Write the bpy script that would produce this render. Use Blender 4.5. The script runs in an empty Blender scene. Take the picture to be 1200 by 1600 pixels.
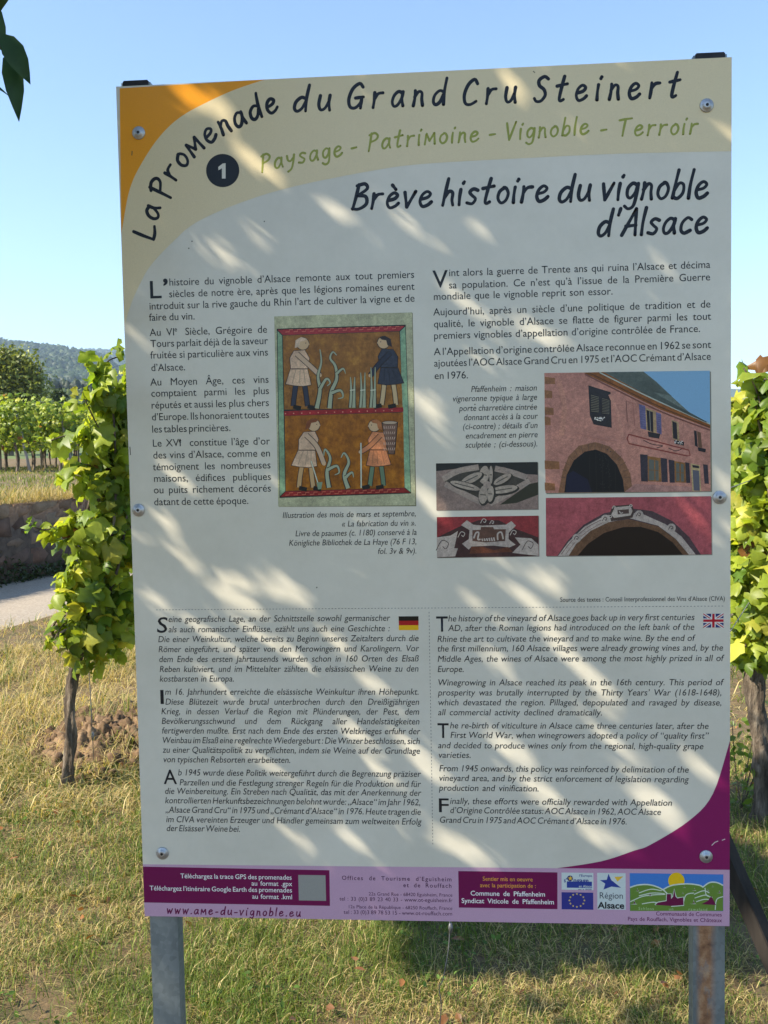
import bpy, bmesh, math, random
import numpy as np
from mathutils import Vector, Matrix

random.seed(7)
RNG = np.random.default_rng(7)
SC = bpy.context.scene
COL = SC.collection

# ------------------------------------------------------------------ camera
F, CX, CY = 1555.0, 600.0, 800.0                    # focal length and centre in photograph pixels
PITCH, ROLL = 0.0616, -0.01886
CAM = np.array([0.0, 0.0, 1.6])
FW = np.array([0, math.cos(PITCH), -math.sin(PITCH)])
_up0 = np.array([0, math.sin(PITCH), math.cos(PITCH)])
_rt0 = np.array([1.0, 0, 0])
RT = math.cos(ROLL) * _rt0 + math.sin(ROLL) * _up0
UP = math.cos(ROLL) * _up0 - math.sin(ROLL) * _rt0
cd = bpy.data.cameras.new('camera')
cam = bpy.data.objects.new('camera', cd)
COL.objects.link(cam)
cd.sensor_fit = 'VERTICAL'; cd.sensor_height = 36.0; cd.lens = 36.0 * F / 1600.0
cd.clip_start = 0.05; cd.clip_end = 9000
cam.matrix_world = Matrix(((RT[0], UP[0], -FW[0], CAM[0]), (RT[1], UP[1], -FW[1], CAM[1]),
                           (RT[2], UP[2], -FW[2], CAM[2]), (0, 0, 0, 1)))
SC.camera = cam

# ------------------------------------------------------------------ board pose, sun, sky
YAW = -0.07652
PC = np.array([0.05623, 1.40308, 1.51843]); PW, PH = 0.8467, 1.2
PU = np.array([math.cos(YAW), math.sin(YAW), 0.0]); PV = np.array([0, 0, 1.0])
PN = np.array([math.sin(YAW), -math.cos(YAW), 0.0])  # towards the viewer
SUN_E, SUN_A = math.radians(41), math.radians(22)
SUN = math.cos(SUN_E) * (-math.cos(SUN_A) * PU + math.sin(SUN_A) * PN) + math.sin(SUN_E) * PV
SUN /= np.linalg.norm(SUN)
sl = bpy.data.lights.new('sun', 'SUN'); sl.energy = 5.0; sl.angle = math.radians(0.53); sl.color = (1.0, 0.90, 0.74)
so = bpy.data.objects.new('sun', sl); COL.objects.link(so); so.location = (-6, -2, 9)
so.rotation_euler = Vector(SUN.tolist()).to_track_quat('Z', 'Y').to_euler()
W = bpy.data.worlds.new('World'); SC.world = W; W.use_nodes = True
nt = W.node_tree; nt.nodes.clear()
sky = nt.nodes.new('ShaderNodeTexSky'); sky.sky_type = 'NISHITA'; sky.sun_disc = False
sky.sun_elevation = SUN_E; sky.sun_rotation = math.atan2(SUN[0], SUN[1])
sky.altitude = 200; sky.air_density = 1.0; sky.dust_density = .2; sky.ozone_density = 3.0
bg = nt.nodes.new('ShaderNodeBackground'); bg.inputs['Strength'].default_value = 0.127
wo = nt.nodes.new('ShaderNodeOutputWorld')
nt.links.new(sky.outputs[0], bg.inputs[0]); nt.links.new(bg.outputs[0], wo.inputs[0])
SC.view_settings.view_transform = 'Standard'; SC.view_settings.look = 'None'
SC.view_settings.exposure = 1.2; SC.view_settings.gamma = 1.0
SC.cycles.max_bounces = 8; SC.cycles.transmission_bounces = 4; SC.cycles.volume_bounces = 0

# ------------------------------------------------------------------ projection helpers
def ray(x, y):
    d = FW + RT * ((x - CX) / F) - UP * ((y - CY) / F)
    return d / np.linalg.norm(d)
def at_depth(x, y, dist):                              # point of the pixel's ray at a given +Y distance
    d = ray(x, y); return CAM + d * (dist / d[1])
def project(P):
    P = np.asarray(P, float) - CAM
    z = P @ FW
    return CX + F * (P @ RT) / z, CY - F * (P @ UP) / z, z
def on_panel(x, y):
    d = ray(x, y); t = ((PC - CAM) @ PN) / (d @ PN)
    q = CAM + d * t - PC
    return float(q @ PU), float(q @ PV)
def P3(u, v, lift=0.0):
    return PC + PU * u + PV * v + PN * lift
def noise2(x, y, s=1.0, seed=0):
    r = np.random.default_rng(seed); o = 0
    for k in range(6):
        a = r.uniform(0, 6.28); f = s * 1.55 ** k; ph = r.uniform(0, 6.28, 2)
        o = o + np.sin((x * math.cos(a) + y * math.sin(a)) * f + ph[0] + 1.7 * np.sin((y * math.cos(a) - x * math.sin(a)) * f * .7 + ph[1])) / 1.35 ** k
    return o / 3.2

# ------------------------------------------------------------------ object helpers
def tag(o, label=None, cat=None, group=None, kind=None):
    if label: o['label'] = label
    if cat: o['category'] = cat
    if group: o['group'] = group
    if kind: o['kind'] = kind
    return o
def empty(name, loc, label, cat, group=None):
    o = bpy.data.objects.new(name, None); COL.objects.link(o); o.location = tuple(loc); o.empty_display_size = .1
    return tag(o, label, cat, group)
def link_mesh(name, me, parent=None):
    o = bpy.data.objects.new(name, me); COL.objects.link(o)
    if parent is not None:
        o.parent = parent
        p = parent; off = Vector((0, 0, 0))
        while p is not None: off += p.location; p = p.parent
        o.location = -off                                # meshes are written in world space
    return o
def mesh_np(name, verts, faces, mats, cols=None, parent=None, smooth=False, mat_idx=None):
    """faces: list of (k) index arrays, each (n,k)"""
    me = bpy.data.meshes.new(name)
    verts = np.asarray(verts, np.float32)
    fl = [np.asarray(f, np.int32) for f in (faces if isinstance(faces, (list, tuple)) else [faces])]
    fl = [f for f in fl if len(f)]
    me.vertices.add(len(verts)); me.vertices.foreach_set('co', verts.ravel())
    nl = sum(f.size for f in fl); npoly = sum(len(f) for f in fl)
    me.loops.add(nl); me.polygons.add(npoly)
    me.loops.foreach_set('vertex_index', np.concatenate([f.ravel() for f in fl]))
    tot = np.concatenate([np.full(len(f), f.shape[1], np.int32) for f in fl])
    st = np.concatenate([[0], np.cumsum(tot)[:-1]]).astype(np.int32)
    me.polygons.foreach_set('loop_start', st)
    me.update(calc_edges=True)
    for m in (mats if isinstance(mats, (list, tuple)) else [mats]): me.materials.append(m)
    if mat_idx is not None: me.polygons.foreach_set('material_index', np.asarray(mat_idx, np.int32))
    if cols is not None:
        a = me.color_attributes.new('col', 'FLOAT_COLOR', 'POINT')
        c = np.ones((len(verts), 4), np.float32); c[:, :3] = cols
        a.data.foreach_set('color', c.ravel())
    if smooth: me.polygons.foreach_set('use_smooth', np.ones(npoly, bool))
    me.validate()
    return link_mesh(name, me, parent)
def bm_obj(name, bm, mat, parent=None, smooth=False):
    me = bpy.data.meshes.new(name); bm.normal_update(); bm.to_mesh(me); bm.free()
    for m in (mat if isinstance(mat, (list, tuple)) else [mat]): me.materials.append(m)
    if smooth:
        for p in me.polygons: p.use_smooth = True
    return link_mesh(name, me, parent)
def tube(path, radii, n=10, jitter=0.0, rng=None, cap=True, ridge=None):
    """tube along points: returns verts, quads, tris"""
    path = np.asarray(path, float); m = len(path); radii = np.broadcast_to(radii, (m,))
    V = []
    ref = np.array([0.31, 0.2, 0.93])
    for i in range(m):
        t = path[min(i + 1, m - 1)] - path[max(i - 1, 0)]; t /= np.linalg.norm(t) + 1e-9
        a = np.cross(t, ref); a /= np.linalg.norm(a) + 1e-9; b = np.cross(t, a)
        for k in range(n):
            th = 2 * math.pi * k / n
            r = radii[i]
            if rng is not None: r *= 1 + jitter * rng.normal()
            if ridge is not None: r *= 1 + ridge * math.sin(3 * th + i * .35) + ridge * .7 * math.sin(5 * th - i * .2)
            V.append(path[i] + r * (math.cos(th) * a + math.sin(th) * b))
    Q = [(i * n + k, i * n + (k + 1) % n, (i + 1) * n + (k + 1) % n, (i + 1) * n + k) for i in range(m - 1) for k in range(n)]
    T = []
    if cap:
        for i, s in ((0, 1), (m - 1, -1)):
            c = len(V); V.append(path[i])
            for k in range(n):
                a_, b_ = i * n + k, i * n + (k + 1) % n
                T.append((c, b_, a_) if s > 0 else (c, a_, b_))
    return np.array(V), np.array(Q), np.array(T).reshape(-1, 3)
def smooth_path(pts, sub=6):
    pts = np.asarray(pts, float); n = len(pts)
    if n == 2:
        t = np.linspace(0, 1, sub + 1)[:, None]; return pts[0] * (1 - t) + pts[1] * t
    out = []
    for i in range(n - 1):
        p0 = pts[max(i - 1, 0)]; p1 = pts[i]; p2 = pts[i + 1]; p3 = pts[min(i + 2, n - 1)]
        for k in range(sub):
            t = k / sub
            out.append(.5 * (2 * p1 + (p2 - p0) * t + (2 * p0 - 5 * p1 + 4 * p2 - p3) * t * t + (3 * p1 - p0 - 3 * p2 + p3) * t ** 3))
    out.append(pts[-1]); return np.array(out)
class Bag:                                             # collects tubes / polys, then makes ONE mesh
    def __init__(s): s.v = []; s.q = []; s.t = []; s.c = []; s.n = 0
    def add(s, V, Q=None, T=None, col=None):
        s.v.append(V)
        if Q is not None and len(Q): s.q.append(np.asarray(Q) + s.n)
        if T is not None and len(T): s.t.append(np.asarray(T) + s.n)
        if col is not None:
            s.c.append(np.broadcast_to(col, (len(V), 3)))
        s.n += len(V)
    def build(s, name, mat, parent=None, smooth=False):
        fs = []
        if s.q: fs.append(np.concatenate(s.q))
        if s.t: fs.append(np.concatenate(s.t))
        return mesh_np(name, np.concatenate(s.v), fs, mat, np.concatenate(s.c) if s.c else None, parent, smooth)

# ------------------------------------------------------------------ materials
def new_mat(name):
    m = bpy.data.materials.new(name); m.use_nodes = True
    t = m.node_tree; return m, t, t.nodes['Principled BSDF'], t.nodes['Material Output']
def ramp(t, fac, stops):
    r = t.nodes.new('ShaderNodeValToRGB'); e = r.color_ramp.elements
    while len(e) < len(stops): e.new(0.5)
    for el, (p, c) in zip(e, stops): el.position = p; el.color = (*c, 1)
    t.links.new(fac, r.inputs[0]); return r.outputs[0]
def noise(t, scale, detail=6, rough=.6, coord='Object', stretch=None):
    tc = t.nodes.new('ShaderNodeTexCoord'); n = t.nodes.new('ShaderNodeTexNoise')
    n.inputs['Scale'].default_value = scale; n.inputs['Detail'].default_value = detail; n.inputs['Roughness'].default_value = rough
    src = tc.outputs[coord]
    if stretch:
        mp = t.nodes.new('ShaderNodeMapping'); mp.inputs['Scale'].default_value = stretch; t.links.new(src, mp.inputs[0]); src = mp.outputs[0]
    t.links.new(src, n.inputs['Vector']); return n.outputs['Fac']
def bump(t, b, h, strength, dist=.01):
    n = t.nodes.new('ShaderNodeBump'); n.inputs['Strength'].default_value = strength; n.inputs['Distance'].default_value = dist
    t.links.new(h, n.inputs['Height']); t.links.new(n.outputs[0], b.inputs['Normal'])
def mul(t, a, b, fac=1.0):
    m = t.nodes.new('ShaderNodeMix'); m.data_type = 'RGBA'; m.blend_type = 'MULTIPLY'; m.inputs[0].default_value = fac
    t.links.new(a, m.inputs[6]); t.links.new(b, m.inputs[7]); return m.outputs[2]
def attr(t, name='col'):
    a = t.nodes.new('ShaderNodeAttribute'); a.attribute_name = name; return a.outputs['Color']
def noisy(name, scale, stops, rough=.85, bmp=.3, bdist=.01, detail=8, stretch=None, spec=.3, metal=0.0):
    m, t, b, o = new_mat(name)
    n = noise(t, scale, detail, .65, stretch=stretch)
    t.links.new(ramp(t, n, stops), b.inputs['Base Color']); b.inputs['Roughness'].default_value = rough
    b.inputs['Specular IOR Level'].default_value = spec; b.inputs['Metallic'].default_value = metal
    if bmp: bump(t, b, n, bmp, bdist)
    return m
def leaf_mat(name, trans=.4, rough=.45, scale=40):
    m, t, b, o = new_mat(name)
    c = attr(t); n = noise(t, scale, 4)
    c2 = mul(t, c, ramp(t, n, [(.3, (.78, .8, .7)), (.7, (1.12, 1.1, 1.0))]))
    t.links.new(c2, b.inputs['Base Color']); b.inputs['Roughness'].default_value = rough; b.inputs['Specular IOR Level'].default_value = .35
    tr = t.nodes.new('ShaderNodeBsdfTranslucent')
    br = t.nodes.new('ShaderNodeMix'); br.data_type = 'RGBA'; br.blend_type = 'MULTIPLY'; br.inputs[0].default_value = 1
    t.links.new(c2, br.inputs[6]); br.inputs[7].default_value = (1.9, 1.8, .8, 1)
    t.links.new(br.outputs[2], tr.inputs[0])
    mx = t.nodes.new('ShaderNodeMixShader'); mx.inputs[0].default_value = trans
    t.links.new(b.outputs[0], mx.inputs[1]); t.links.new(tr.outputs[0], mx.inputs[2]); t.links.new(mx.outputs[0], o.inputs[0])
    return m
M_INK, t, b, o = new_mat('printed_ink')
n = noise(t, 900, 3)
t.links.new(mul(t, attr(t), ramp(t, n, [(.3, (.93, .93, .93)), (.7, (1.05, 1.05, 1.05))])), b.inputs['Base Color'])
b.inputs['Roughness'].default_value = .3; b.inputs['Specular IOR Level'].default_value = .25
M_PHOTO, t, b, o = new_mat('printed_photograph')        # mottled like a photographic print
n1 = noise(t, 160, 8, .7); n2 = noise(t, 700, 4, .7)
n0 = noise(t, 28, 4, .6)
c = mul(t, attr(t), ramp(t, n0, [(.32, (.80, .78, .80)), (.68, (1.15, 1.14, 1.12))]))
c = mul(t, c, ramp(t, n1, [(.3, (.68, .68, .7)), (.7, (1.28, 1.25, 1.22))]))
c = mul(t, c, ramp(t, n2, [(.3, (.75, .75, .75)), (.7, (1.2, 1.2, 1.2))]))
t.links.new(c, b.inputs['Base Color']); b.inputs['Roughness'].default_value = .26; b.inputs['Specular IOR Level'].default_value = .3
M_GOLD, t, b, o = new_mat('aged_gold_print')
n1 = noise(t, 60, 8, .75); n2 = noise(t, 350, 5, .7, stretch=(1, 1, .5))
c = mul(t, attr(t), ramp(t, n1, [(.3, (.45, .4, .4)), (.52, (1, 1, 1)), (.70, (1.6, 1.8, 1.7))]))
c = mul(t, c, ramp(t, n2, [(.3, (.75, .72, .7)), (.7, (1.2, 1.2, 1.2))]))
t.links.new(c, b.inputs['Base Color']); b.inputs['Roughness'].default_value = .26; b.inputs['Specular IOR Level'].default_value = .3
M_PANEL, t, b, o = new_mat('laminated_board')
n1 = noise(t, 7, 6, .6); n2 = noise(t, 90, 6, .7)
c = mul(t, attr(t), ramp(t, n1, [(.35, (.90, .90, .89)), (.65, (1.0, 1.0, 1.0))]))
c = mul(t, c, ramp(t, n2, [(.25, (.97, .97, .96)), (.6, (1.0, 1.0, 1.0))]))
t.links.new(c, b.inputs['Base Color']); b.inputs['Roughness'].default_value = .2; b.inputs['Specular IOR Level'].default_value = .5
M_GALV, t, b, o = new_mat('galvanised_steel')
v = t.nodes.new('ShaderNodeTexVoronoi'); v.inputs['Scale'].default_value = 140
tc = t.nodes.new('ShaderNodeTexCoord'); t.links.new(tc.outputs['Object'], v.inputs['Vector'])
n1 = noise(t, 14, 6, .6, stretch=(1, 1, .25))
c = mul(t, ramp(t, v.outputs['Color'], [(.2, (.23, .27, .28)), (.8, (.29, .335, .345))]), ramp(t, n1, [(.35, (.62, .65, .66)), (.65, (1.05, 1.05, 1.05))]))
t.links.new(c, b.inputs['Base Color']); b.inputs['Metallic'].default_value = .55; b.inputs['Roughness'].default_value = .5
M_RUST = noisy('rust', 30, [(.3, (.12, .05, .025)), (.5, (.30, .14, .06)), (.7, (.42, .25, .13))], .9, .3, .002, stretch=(1, 1, .3))
M_GALV_RUST = M_GALV.copy(); M_GALV_RUST.name = 'rusted_galvanised_steel'
t = M_GALV_RUST.node_tree; b = t.nodes['Principled BSDF']
tc = t.nodes.new('ShaderNodeTexCoord'); sx_ = t.nodes.new('ShaderNodeSeparateXYZ'); t.links.new(tc.outputs['Generated'], sx_.inputs[0])
cv = ramp(t, sx_.outputs['X'], [(.06, (0, 0, 0)), (.22, (1, 1, 1)), (.50, (1, 1, 1)), (.72, (0, 0, 0))])
nn_ = ramp(t, noise(t, 24, 8, .7, stretch=(1, 1, .35)), [(.38, (0, 0, 0)), (.50, (1, 1, 1))])
mk = mul(t, cv, nn_)
mr = t.nodes.new('ShaderNodeMix'); mr.data_type = 'RGBA'
old = b.inputs['Base Color'].links[0].from_socket
t.links.new(mk, mr.inputs[0]); t.links.new(old, mr.inputs[6])
t.links.new(ramp(t, noise(t, 60, 8, .7), [(.3, (.10, .04, .02)), (.5, (.30, .15, .07)), (.7, (.46, .30, .17))]), mr.inputs[7]); t.links.new(mr.outputs[2], b.inputs['Base Color'])
iv = t.nodes.new('ShaderNodeMath'); iv.operation = 'MULTIPLY_ADD'; iv.inputs[1].default_value = -.55; iv.inputs[2].default_value = .55; t.links.new(mk, iv.inputs[0]); t.links.new(iv.outputs[0], b.inputs['Metallic'])
M_RIVET = noisy('zinc_rivet', 80, [(.3, (.34, .34, .34)), (.7, (.55, .55, .54))], .42, .1, .001, metal=.75)
M_DARK = noisy('black_plastic', 60, [(.3, (.012, .012, .014)), (.7, (.03, .03, .032))], .6, .1, .001)
M_WIRE = noisy('steel_wire', 60, [(.3, (.16, .155, .15)), (.7, (.34, .33, .32))], .5, 0, metal=.6)
M_LEAF = leaf_mat('vine_leaf', .46, .42, 30)
M_TREELEAF = leaf_mat('tree_leaf', .25, .45, 30)
M_FARLEAF = leaf_mat('far_leaf', .35, .55, 3)
M_GRASS = leaf_mat('grass_blade', .3, .6, 20)
M_BARK = noisy('vine_bark', 26, [(.32, (.045, .034, .025)), (.5, (.13, .10, .072)), (.66, (.30, .245, .18))], .95, 1.0, .05, stretch=(1, 1, .16))
M_BARK2 = noisy('tree_bark', 14, [(.3, (.06, .05, .04)), (.55, (.16, .13, .1)), (.75, (.26, .22, .17))], .95, .8, .03, stretch=(1, 1, .25))
M_SOIL = noisy('clay_soil', 9, [(.3, (.045, .027, .016)), (.5, (.145, .09, .048)), (.7, (.30, .20, .112))], .95, .8, .03, detail=10)
M_WOOD = noisy('dark_post_wood', 20, [(.3, (.012, .010, .008)), (.7, (.04, .032, .026))], .85, .5, .004, stretch=(1, 1, .15))
M_STAKE = noisy('grey_stake', 12, [(.3, (.16, .15, .14)), (.7, (.36, .34, .31))], .85, .4, .005, stretch=(1, 1, .2))
M_STONE, t, b, o = new_mat('red_sandstone')
n1 = noise(t, 6, 9, .7); n2 = noise(t, 1.3, 4)
c = mul(t, attr(t), ramp(t, n1, [(.3, (.55, .52, .5)), (.7, (1.25, 1.25, 1.22))]))
c = mul(t, c, ramp(t, n2, [(.35, (.75, .78, .72)), (.65, (1.1, 1.05, 1.0))]))
t.links.new(c, b.inputs['Base Color']); b.inputs['Roughness'].default_value = .95; bump(t, b, n1, .7, .04)
M_MORTAR = noisy('wall_fill', 8, [(.3, (.06, .045, .035)), (.7, (.15, .115, .09))], .95, .5, .03)
M_ROAD = noisy('gravel_road', 45, [(.3, (.22, .185, .14)), (.5, (.33, .28, .215)), (.7, (.43, .37, .29))], .95, .5, .012, detail=12)
M_GROUND, t, b, o = new_mat('grassy_ground')
n1 = noise(t, 1.4, 10, .7); n2 = noise(t, 30, 10, .75)
c = mul(t, ramp(t, n1, [(.36, (.10, .095, .038)), (.5, (.20, .135, .068)), (.64, (.11, .10, .04))]), ramp(t, n2, [(.3, (.5, .48, .42)), (.7, (1.25, 1.22, 1.15))]))
t.links.new(c, b.inputs['Base Color']); b.inputs['Roughness'].default_value = .95; bump(t, b, n2, .7, .03)
M_FIELD, t, b, o = new_mat('far_fields')
n1 = noise(t, .012, 6, .6); n2 = noise(t, .6, 8, .7)
c = mul(t, ramp(t, n1, [(.38, (.09, .13, .03)), (.5, (.14, .18, .045)), (.62, (.26, .23, .10))]), ramp(t, n2, [(.3, (.6, .6, .55)), (.7, (1.2, 1.2, 1.2))]))
t.links.new(c, b.inputs['Base Color']); b.inputs['Roughness'].default_value = .95
M_HILL = noisy('wooded_slope', .03, [(.3, (.03, .05, .018)), (.7, (.06, .085, .03))], .95, 0)

# ------------------------------------------------------------------ setting: ground, road, terrace, hills
def ground_hit(x, y, z=0.0):
    d = ray(x, y); return CAM + d * ((z - CAM[2]) / d[2])
W0 = ground_hit(0, 915); WDIR = np.array([0.30, 0.954, 0]); WDIR /= np.linalg.norm(WDIR)   # wall foot line
WNRM = np.array([-WDIR[1], WDIR[0], 0])              # to the left, behind the wall
def wall_s(x, y): return (x - W0[0]) * WNRM[0] + (y - W0[1]) * WNRM[1]
def rise(x, y):
    d = np.sqrt(np.asarray(x) ** 2 + np.asarray(y) ** 2)
    q = np.maximum(0, d - 34); f = 1 - .75 * np.clip((np.asarray(x) / np.maximum(d, .1) + .12) / .35, 0, 1)
    return .076 * f * q * q / (q + 25)
WALL_H = 1.02
def terrace_z(x, y):
    s = np.maximum(0, wall_s(x, y)); return WALL_H - .06 + .30 * (1 - np.exp(-s / 5)) + rise(x, y)
def graded(lo, hi, n, p=3.0):
    t = np.linspace(-1, 1, n); return np.where(t < 0, -lo * -1 * np.abs(t) ** p, hi * np.abs(t) ** p)
def near_z(x, y):
    return rise(x, y) - .01 + .018 * noise2(x, y, 1.6, 3) * np.exp(-((np.hypot(x, y) / 12) ** 2))
gx = graded(-2600, 2600, 171, 3.4); gy = graded(-700, 2600, 171, 3.4) + 3
X, Y = np.meshgrid(gx, gy); Z = near_z(X, Y)
def grid_faces(nx, ny):
    i = np.arange(nx * ny).reshape(ny, nx)
    return np.stack([i[:-1, :-1], i[:-1, 1:], i[1:, 1:], i[1:, :-1]], -1).reshape(-1, 4)
gf = grid_faces(171, 171); go = mesh_np('ground', np.stack([X, Y, Z], -1).reshape(-1, 3), gf, [M_GROUND, M_FIELD], smooth=True, mat_idx=(np.hypot(X, Y).ravel()[gf[:, 0]] > 13).astype(int)); tag(go, kind='structure')
# road: a strip along the wall foot
L = np.concatenate([np.linspace(-14, 30, 60), np.linspace(32, 160, 30)]); ss = np.linspace(-3.0, 0.25, 8)
rw = ground_hit(0, 987); RW = -wall_s(rw[0], rw[1])
ss = np.linspace(-RW, .2, 8)
LL, S2 = np.meshgrid(L, ss, indexing='ij')
wob = .10 * noise2(LL, LL * 0, 1.1, 9) * (S2 < -RW + .1)
RX = W0[0] + WDIR[0] * LL + WNRM[0] * (S2 + wob); RY = W0[1] + WDIR[1] * LL + WNRM[1] * (S2 + wob)
RZ = np.maximum(near_z(RX, RY), rise(RX, RY)) + .014
RZ[:, 0] = near_z(RX[:, 0], RY[:, 0]) - .01
ro = mesh_np('road', np.stack([RX, RY, RZ], -1).reshape(-1, 3), grid_faces(8, 90)[:, ::-1], M_ROAD, smooth=True); tag(ro, kind='structure')
# terrace behind the wall, rising to the far fields
sg = np.concatenate([np.linspace(.22, 8, 30), np.geomspace(8.5, 2400, 70)]); lg = np.concatenate([-np.geomspace(900, 10, 25), np.linspace(-9, 40, 60), np.geomspace(42, 2400, 60)])
SG, LG = np.meshgrid(sg, lg)
TX = W0[0] + WDIR[0] * LG + WNRM[0] * SG; TY = W0[1] + WDIR[1] * LG + WNRM[1] * SG
TZ = terrace_z(TX, TY) + .04 * noise2(TX, TY, .9, 5) * np.exp(-(np.hypot(TX, TY) / 40) ** 2)
d_ = np.hypot(TX, TY).ravel()
tf = grid_faces(len(sg), len(lg)); mi = (d_[tf[:, 0]] > 45).astype(int)
to = mesh_np('terrain', np.stack([TX, TY, TZ], -1).reshape(-1, 3), tf, [M_GROUND, M_FIELD], smooth=True, mat_idx=mi); tag(to, kind='structure')
# hills: two wooded ridges
def ridge_elev(x, table):
    return np.interp(x, [a for a, _ in table], [b for _, b in table])
NEAR_R = [(-900, 505), (-300, 512), (0, 527), (60, 533), (110, 541), (150, 548), (168, 554), (182, 568), (210, 600), (260, 640), (700, 700)]
FAR_R = [(-900, 545), (0, 548), (160, 546), (185, 546), (220, 550), (400, 560), (700, 580), (1145, 600), (1300, 605), (2200, 640)]
def hill(table, d0, d1, name):
    xs = np.linspace(table[0][0], table[-1][0], 260); rr = np.linspace(0, 1, 40)
    V = []
    for x in xs:
        ypx = ridge_elev(x, table); top = at_depth(x, ypx, d1)
        base = at_depth(x, 640, d0); bz = terrace_z(base[0], base[1]) - 3
        for r in rr:
            p = at_depth(x, 640, d0 + (d1 - d0) * min(1, r / .8))
            if r <= .8:
                k = r / .8; s = k ** .9 * (.75 + .25 * math.sin(k * math.pi / 2))
                z = bz + (top[2] - 9 - bz) * s
            else:
                q = (r - .8) / .2; p = at_depth(x, 640, d1 + q * 300); z = bz + (top[2] - 9 - bz) * (1 - .5 * q * q)
            z = z + 6 * float(noise2(np.array(p[0]), np.array(p[1]), .02, 11)) * math.sin(min(1, r / .8) * math.pi)
            V.append((p[0], p[1], z))
    f = grid_faces(40, 260)
    o = mesh_np(name, np.array(V), f[:, ::-1], M_HILL, smooth=True); tag(o, kind='structure')
    return np.array(V).reshape(260, 40, 3), xs
HV1, HX1 = hill(NEAR_R, 620, 1050, 'hills')
HV2, HX2 = hill(FAR_R, 1250, 1900, 'hills')
# the wood on the hills, one far mass of crowns
bm = bmesh.new(); bmesh.ops.create_icosphere(bm, subdivisions=2, radius=1); bm.verts.ensure_lookup_table()
ICO_V = np.array([v.co[:] for v in bm.verts]); ICO_F = np.array([[v.index for v in f.verts] for f in bm.faces]); bm.free()
def crowns(pos, rad, cols):
    n = len(pos); k = len(ICO_V)
    J = 1 + .28 * RNG.normal(size=(n, k, 1))
    V = ICO_V[None] * J * rad[:, None, None] * np.array([1, 1, 1.15]) + pos[:, None]
    Fc = (ICO_F[None] + (np.arange(n) * k)[:, None, None]).reshape(-1, 3)
    C = np.repeat(cols, k, 0) * (1 + .2 * RNG.normal(size=(n * k, 1)))
    return V.reshape(-1, 3), Fc, np.clip(C, .004, 1)
def sample_hill(HV, HX, x0, x1, n):
    i = RNG.uniform(np.searchsorted(HX, x0), np.searchsorted(HX, x1) - 1.001, n); j = RNG.uniform(0, 33, n)
    a = i.astype(int); b_ = j.astype(int); fi = (i - a)[:, None]; fj = (j - b_)[:, None]
    return (HV[a, b_] * (1 - fi) + HV[a + 1, b_] * fi) * (1 - fj) + (HV[a, b_ + 1] * (1 - fi) + HV[a + 1, b_ + 1] * fi) * fj
p1 = sample_hill(HV1, HX1, -160, 240, 5200); p2 = sample_hill(HV2, HX2, 120, 330, 2200)
pos = np.concatenate([p1, p2]); pos[:, 2] += 2.2
rad = np.concatenate([RNG.uniform(2.6, 5.2, len(p1)), RNG.uniform(4, 7.5, len(p2))])
base = np.where(RNG.random((len(pos), 1)) < .3, [[.055, .085, .03]], [[.038, .066, .025]])
V, Fc, C = crowns(pos, rad, base * RNG.uniform(.7, 1.3, (len(pos), 1)))
fo = mesh_np('forest', V, Fc, M_FARLEAF, C, smooth=False); tag(fo, 'dense dark green wood covering the distant hill', 'forest', kind='stuff')

# ------------------------------------------------------------------ leaves
def leaf_template(kind):
    if kind == 'vine':                                   # five lobed, toothed
        out = []
        lob = [(-168, .34), (-145, .62), (-120, .76), (-99, .60), (-76, .74), (-52, .90), (-34, .66), (-19, .82), (0, 1.04), (19, .82), (34, .66), (52, .90), (76, .74), (99, .60), (120, .76), (145, .62), (168, .34)]
        for a, r in lob:
            a = math.radians(a); out.append((r * math.sin(a) * .62, r * math.cos(a) * .62 + .1, 0))
        V = [(0, .0, .03), (0, .38, .06)] + out
        V = np.array(V, float)
        V[:, 2] += -.42 * np.abs(V[:, 0]) ** 1.5 * 1.2 - .30 * (V[:, 1] - .1) ** 2 + .05 * np.sin(np.arange(len(V)) * 2.4)
        n = len(out)
        T = [(0, 2 + i + 1, 2 + i) for i in range(0, 5)] + [(1, 2 + i + 1, 2 + i) for i in range(5, 11)] + [(0, 2 + i + 1, 2 + i) for i in range(11, n - 1)] + [(0, 1, 7), (0, 13, 1)]
        return V, np.array(T)
    if kind == 'lance':                                  # long pointed leaf
        ys = [0, .12, .35, .6, .82, 1.0]; ws = [0.02, .13, .19, .16, .08, 0.0]
        V = []
        for y, w in zip(ys, ws):
            z = -.22 * y * y
            V += [(-w, y, z + .25 * w), (0, y, z), (w, y, z + .25 * w)]
        T = []
        for i in range(5):
            a = i * 3
            for s in (0, 1): T += [(a + s, a + s + 1, a + s + 4), (a + s, a + s + 4, a + s + 3)]
        return np.array(V), np.array(T)
    V = np.array([(0, 0, 0), (-.3, .35, .06), (-.2, .75, .02), (0, 1, -.1), (.2, .75, .02), (.3, .35, .06), (0, .5, -.02)], float)
    return V, np.array([(6, i, (i + 1)) for i in range(0, 5)] + [(6, 5, 0)])[:, ::-1]
def frames(nrm, yaw):
    """rotation matrices (n,3,3), columns x,y,z, z = leaf normal, y = leaf axis turned by yaw"""
    z = nrm / np.linalg.norm(nrm, axis=1, keepdims=True)
    h = np.where(np.abs(z[:, 2:3]) < .9, [[0, 0, 1.0]], [[1.0, 0, 0]])
    x = np.cross(h, z); x /= np.linalg.norm(x, axis=1, keepdims=True); y = np.cross(z, x)
    c, s = np.cos(yaw)[:, None], np.sin(yaw)[:, None]
    return np.stack([x * c + y * s, -x * s + y * c, z], -1)
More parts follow.
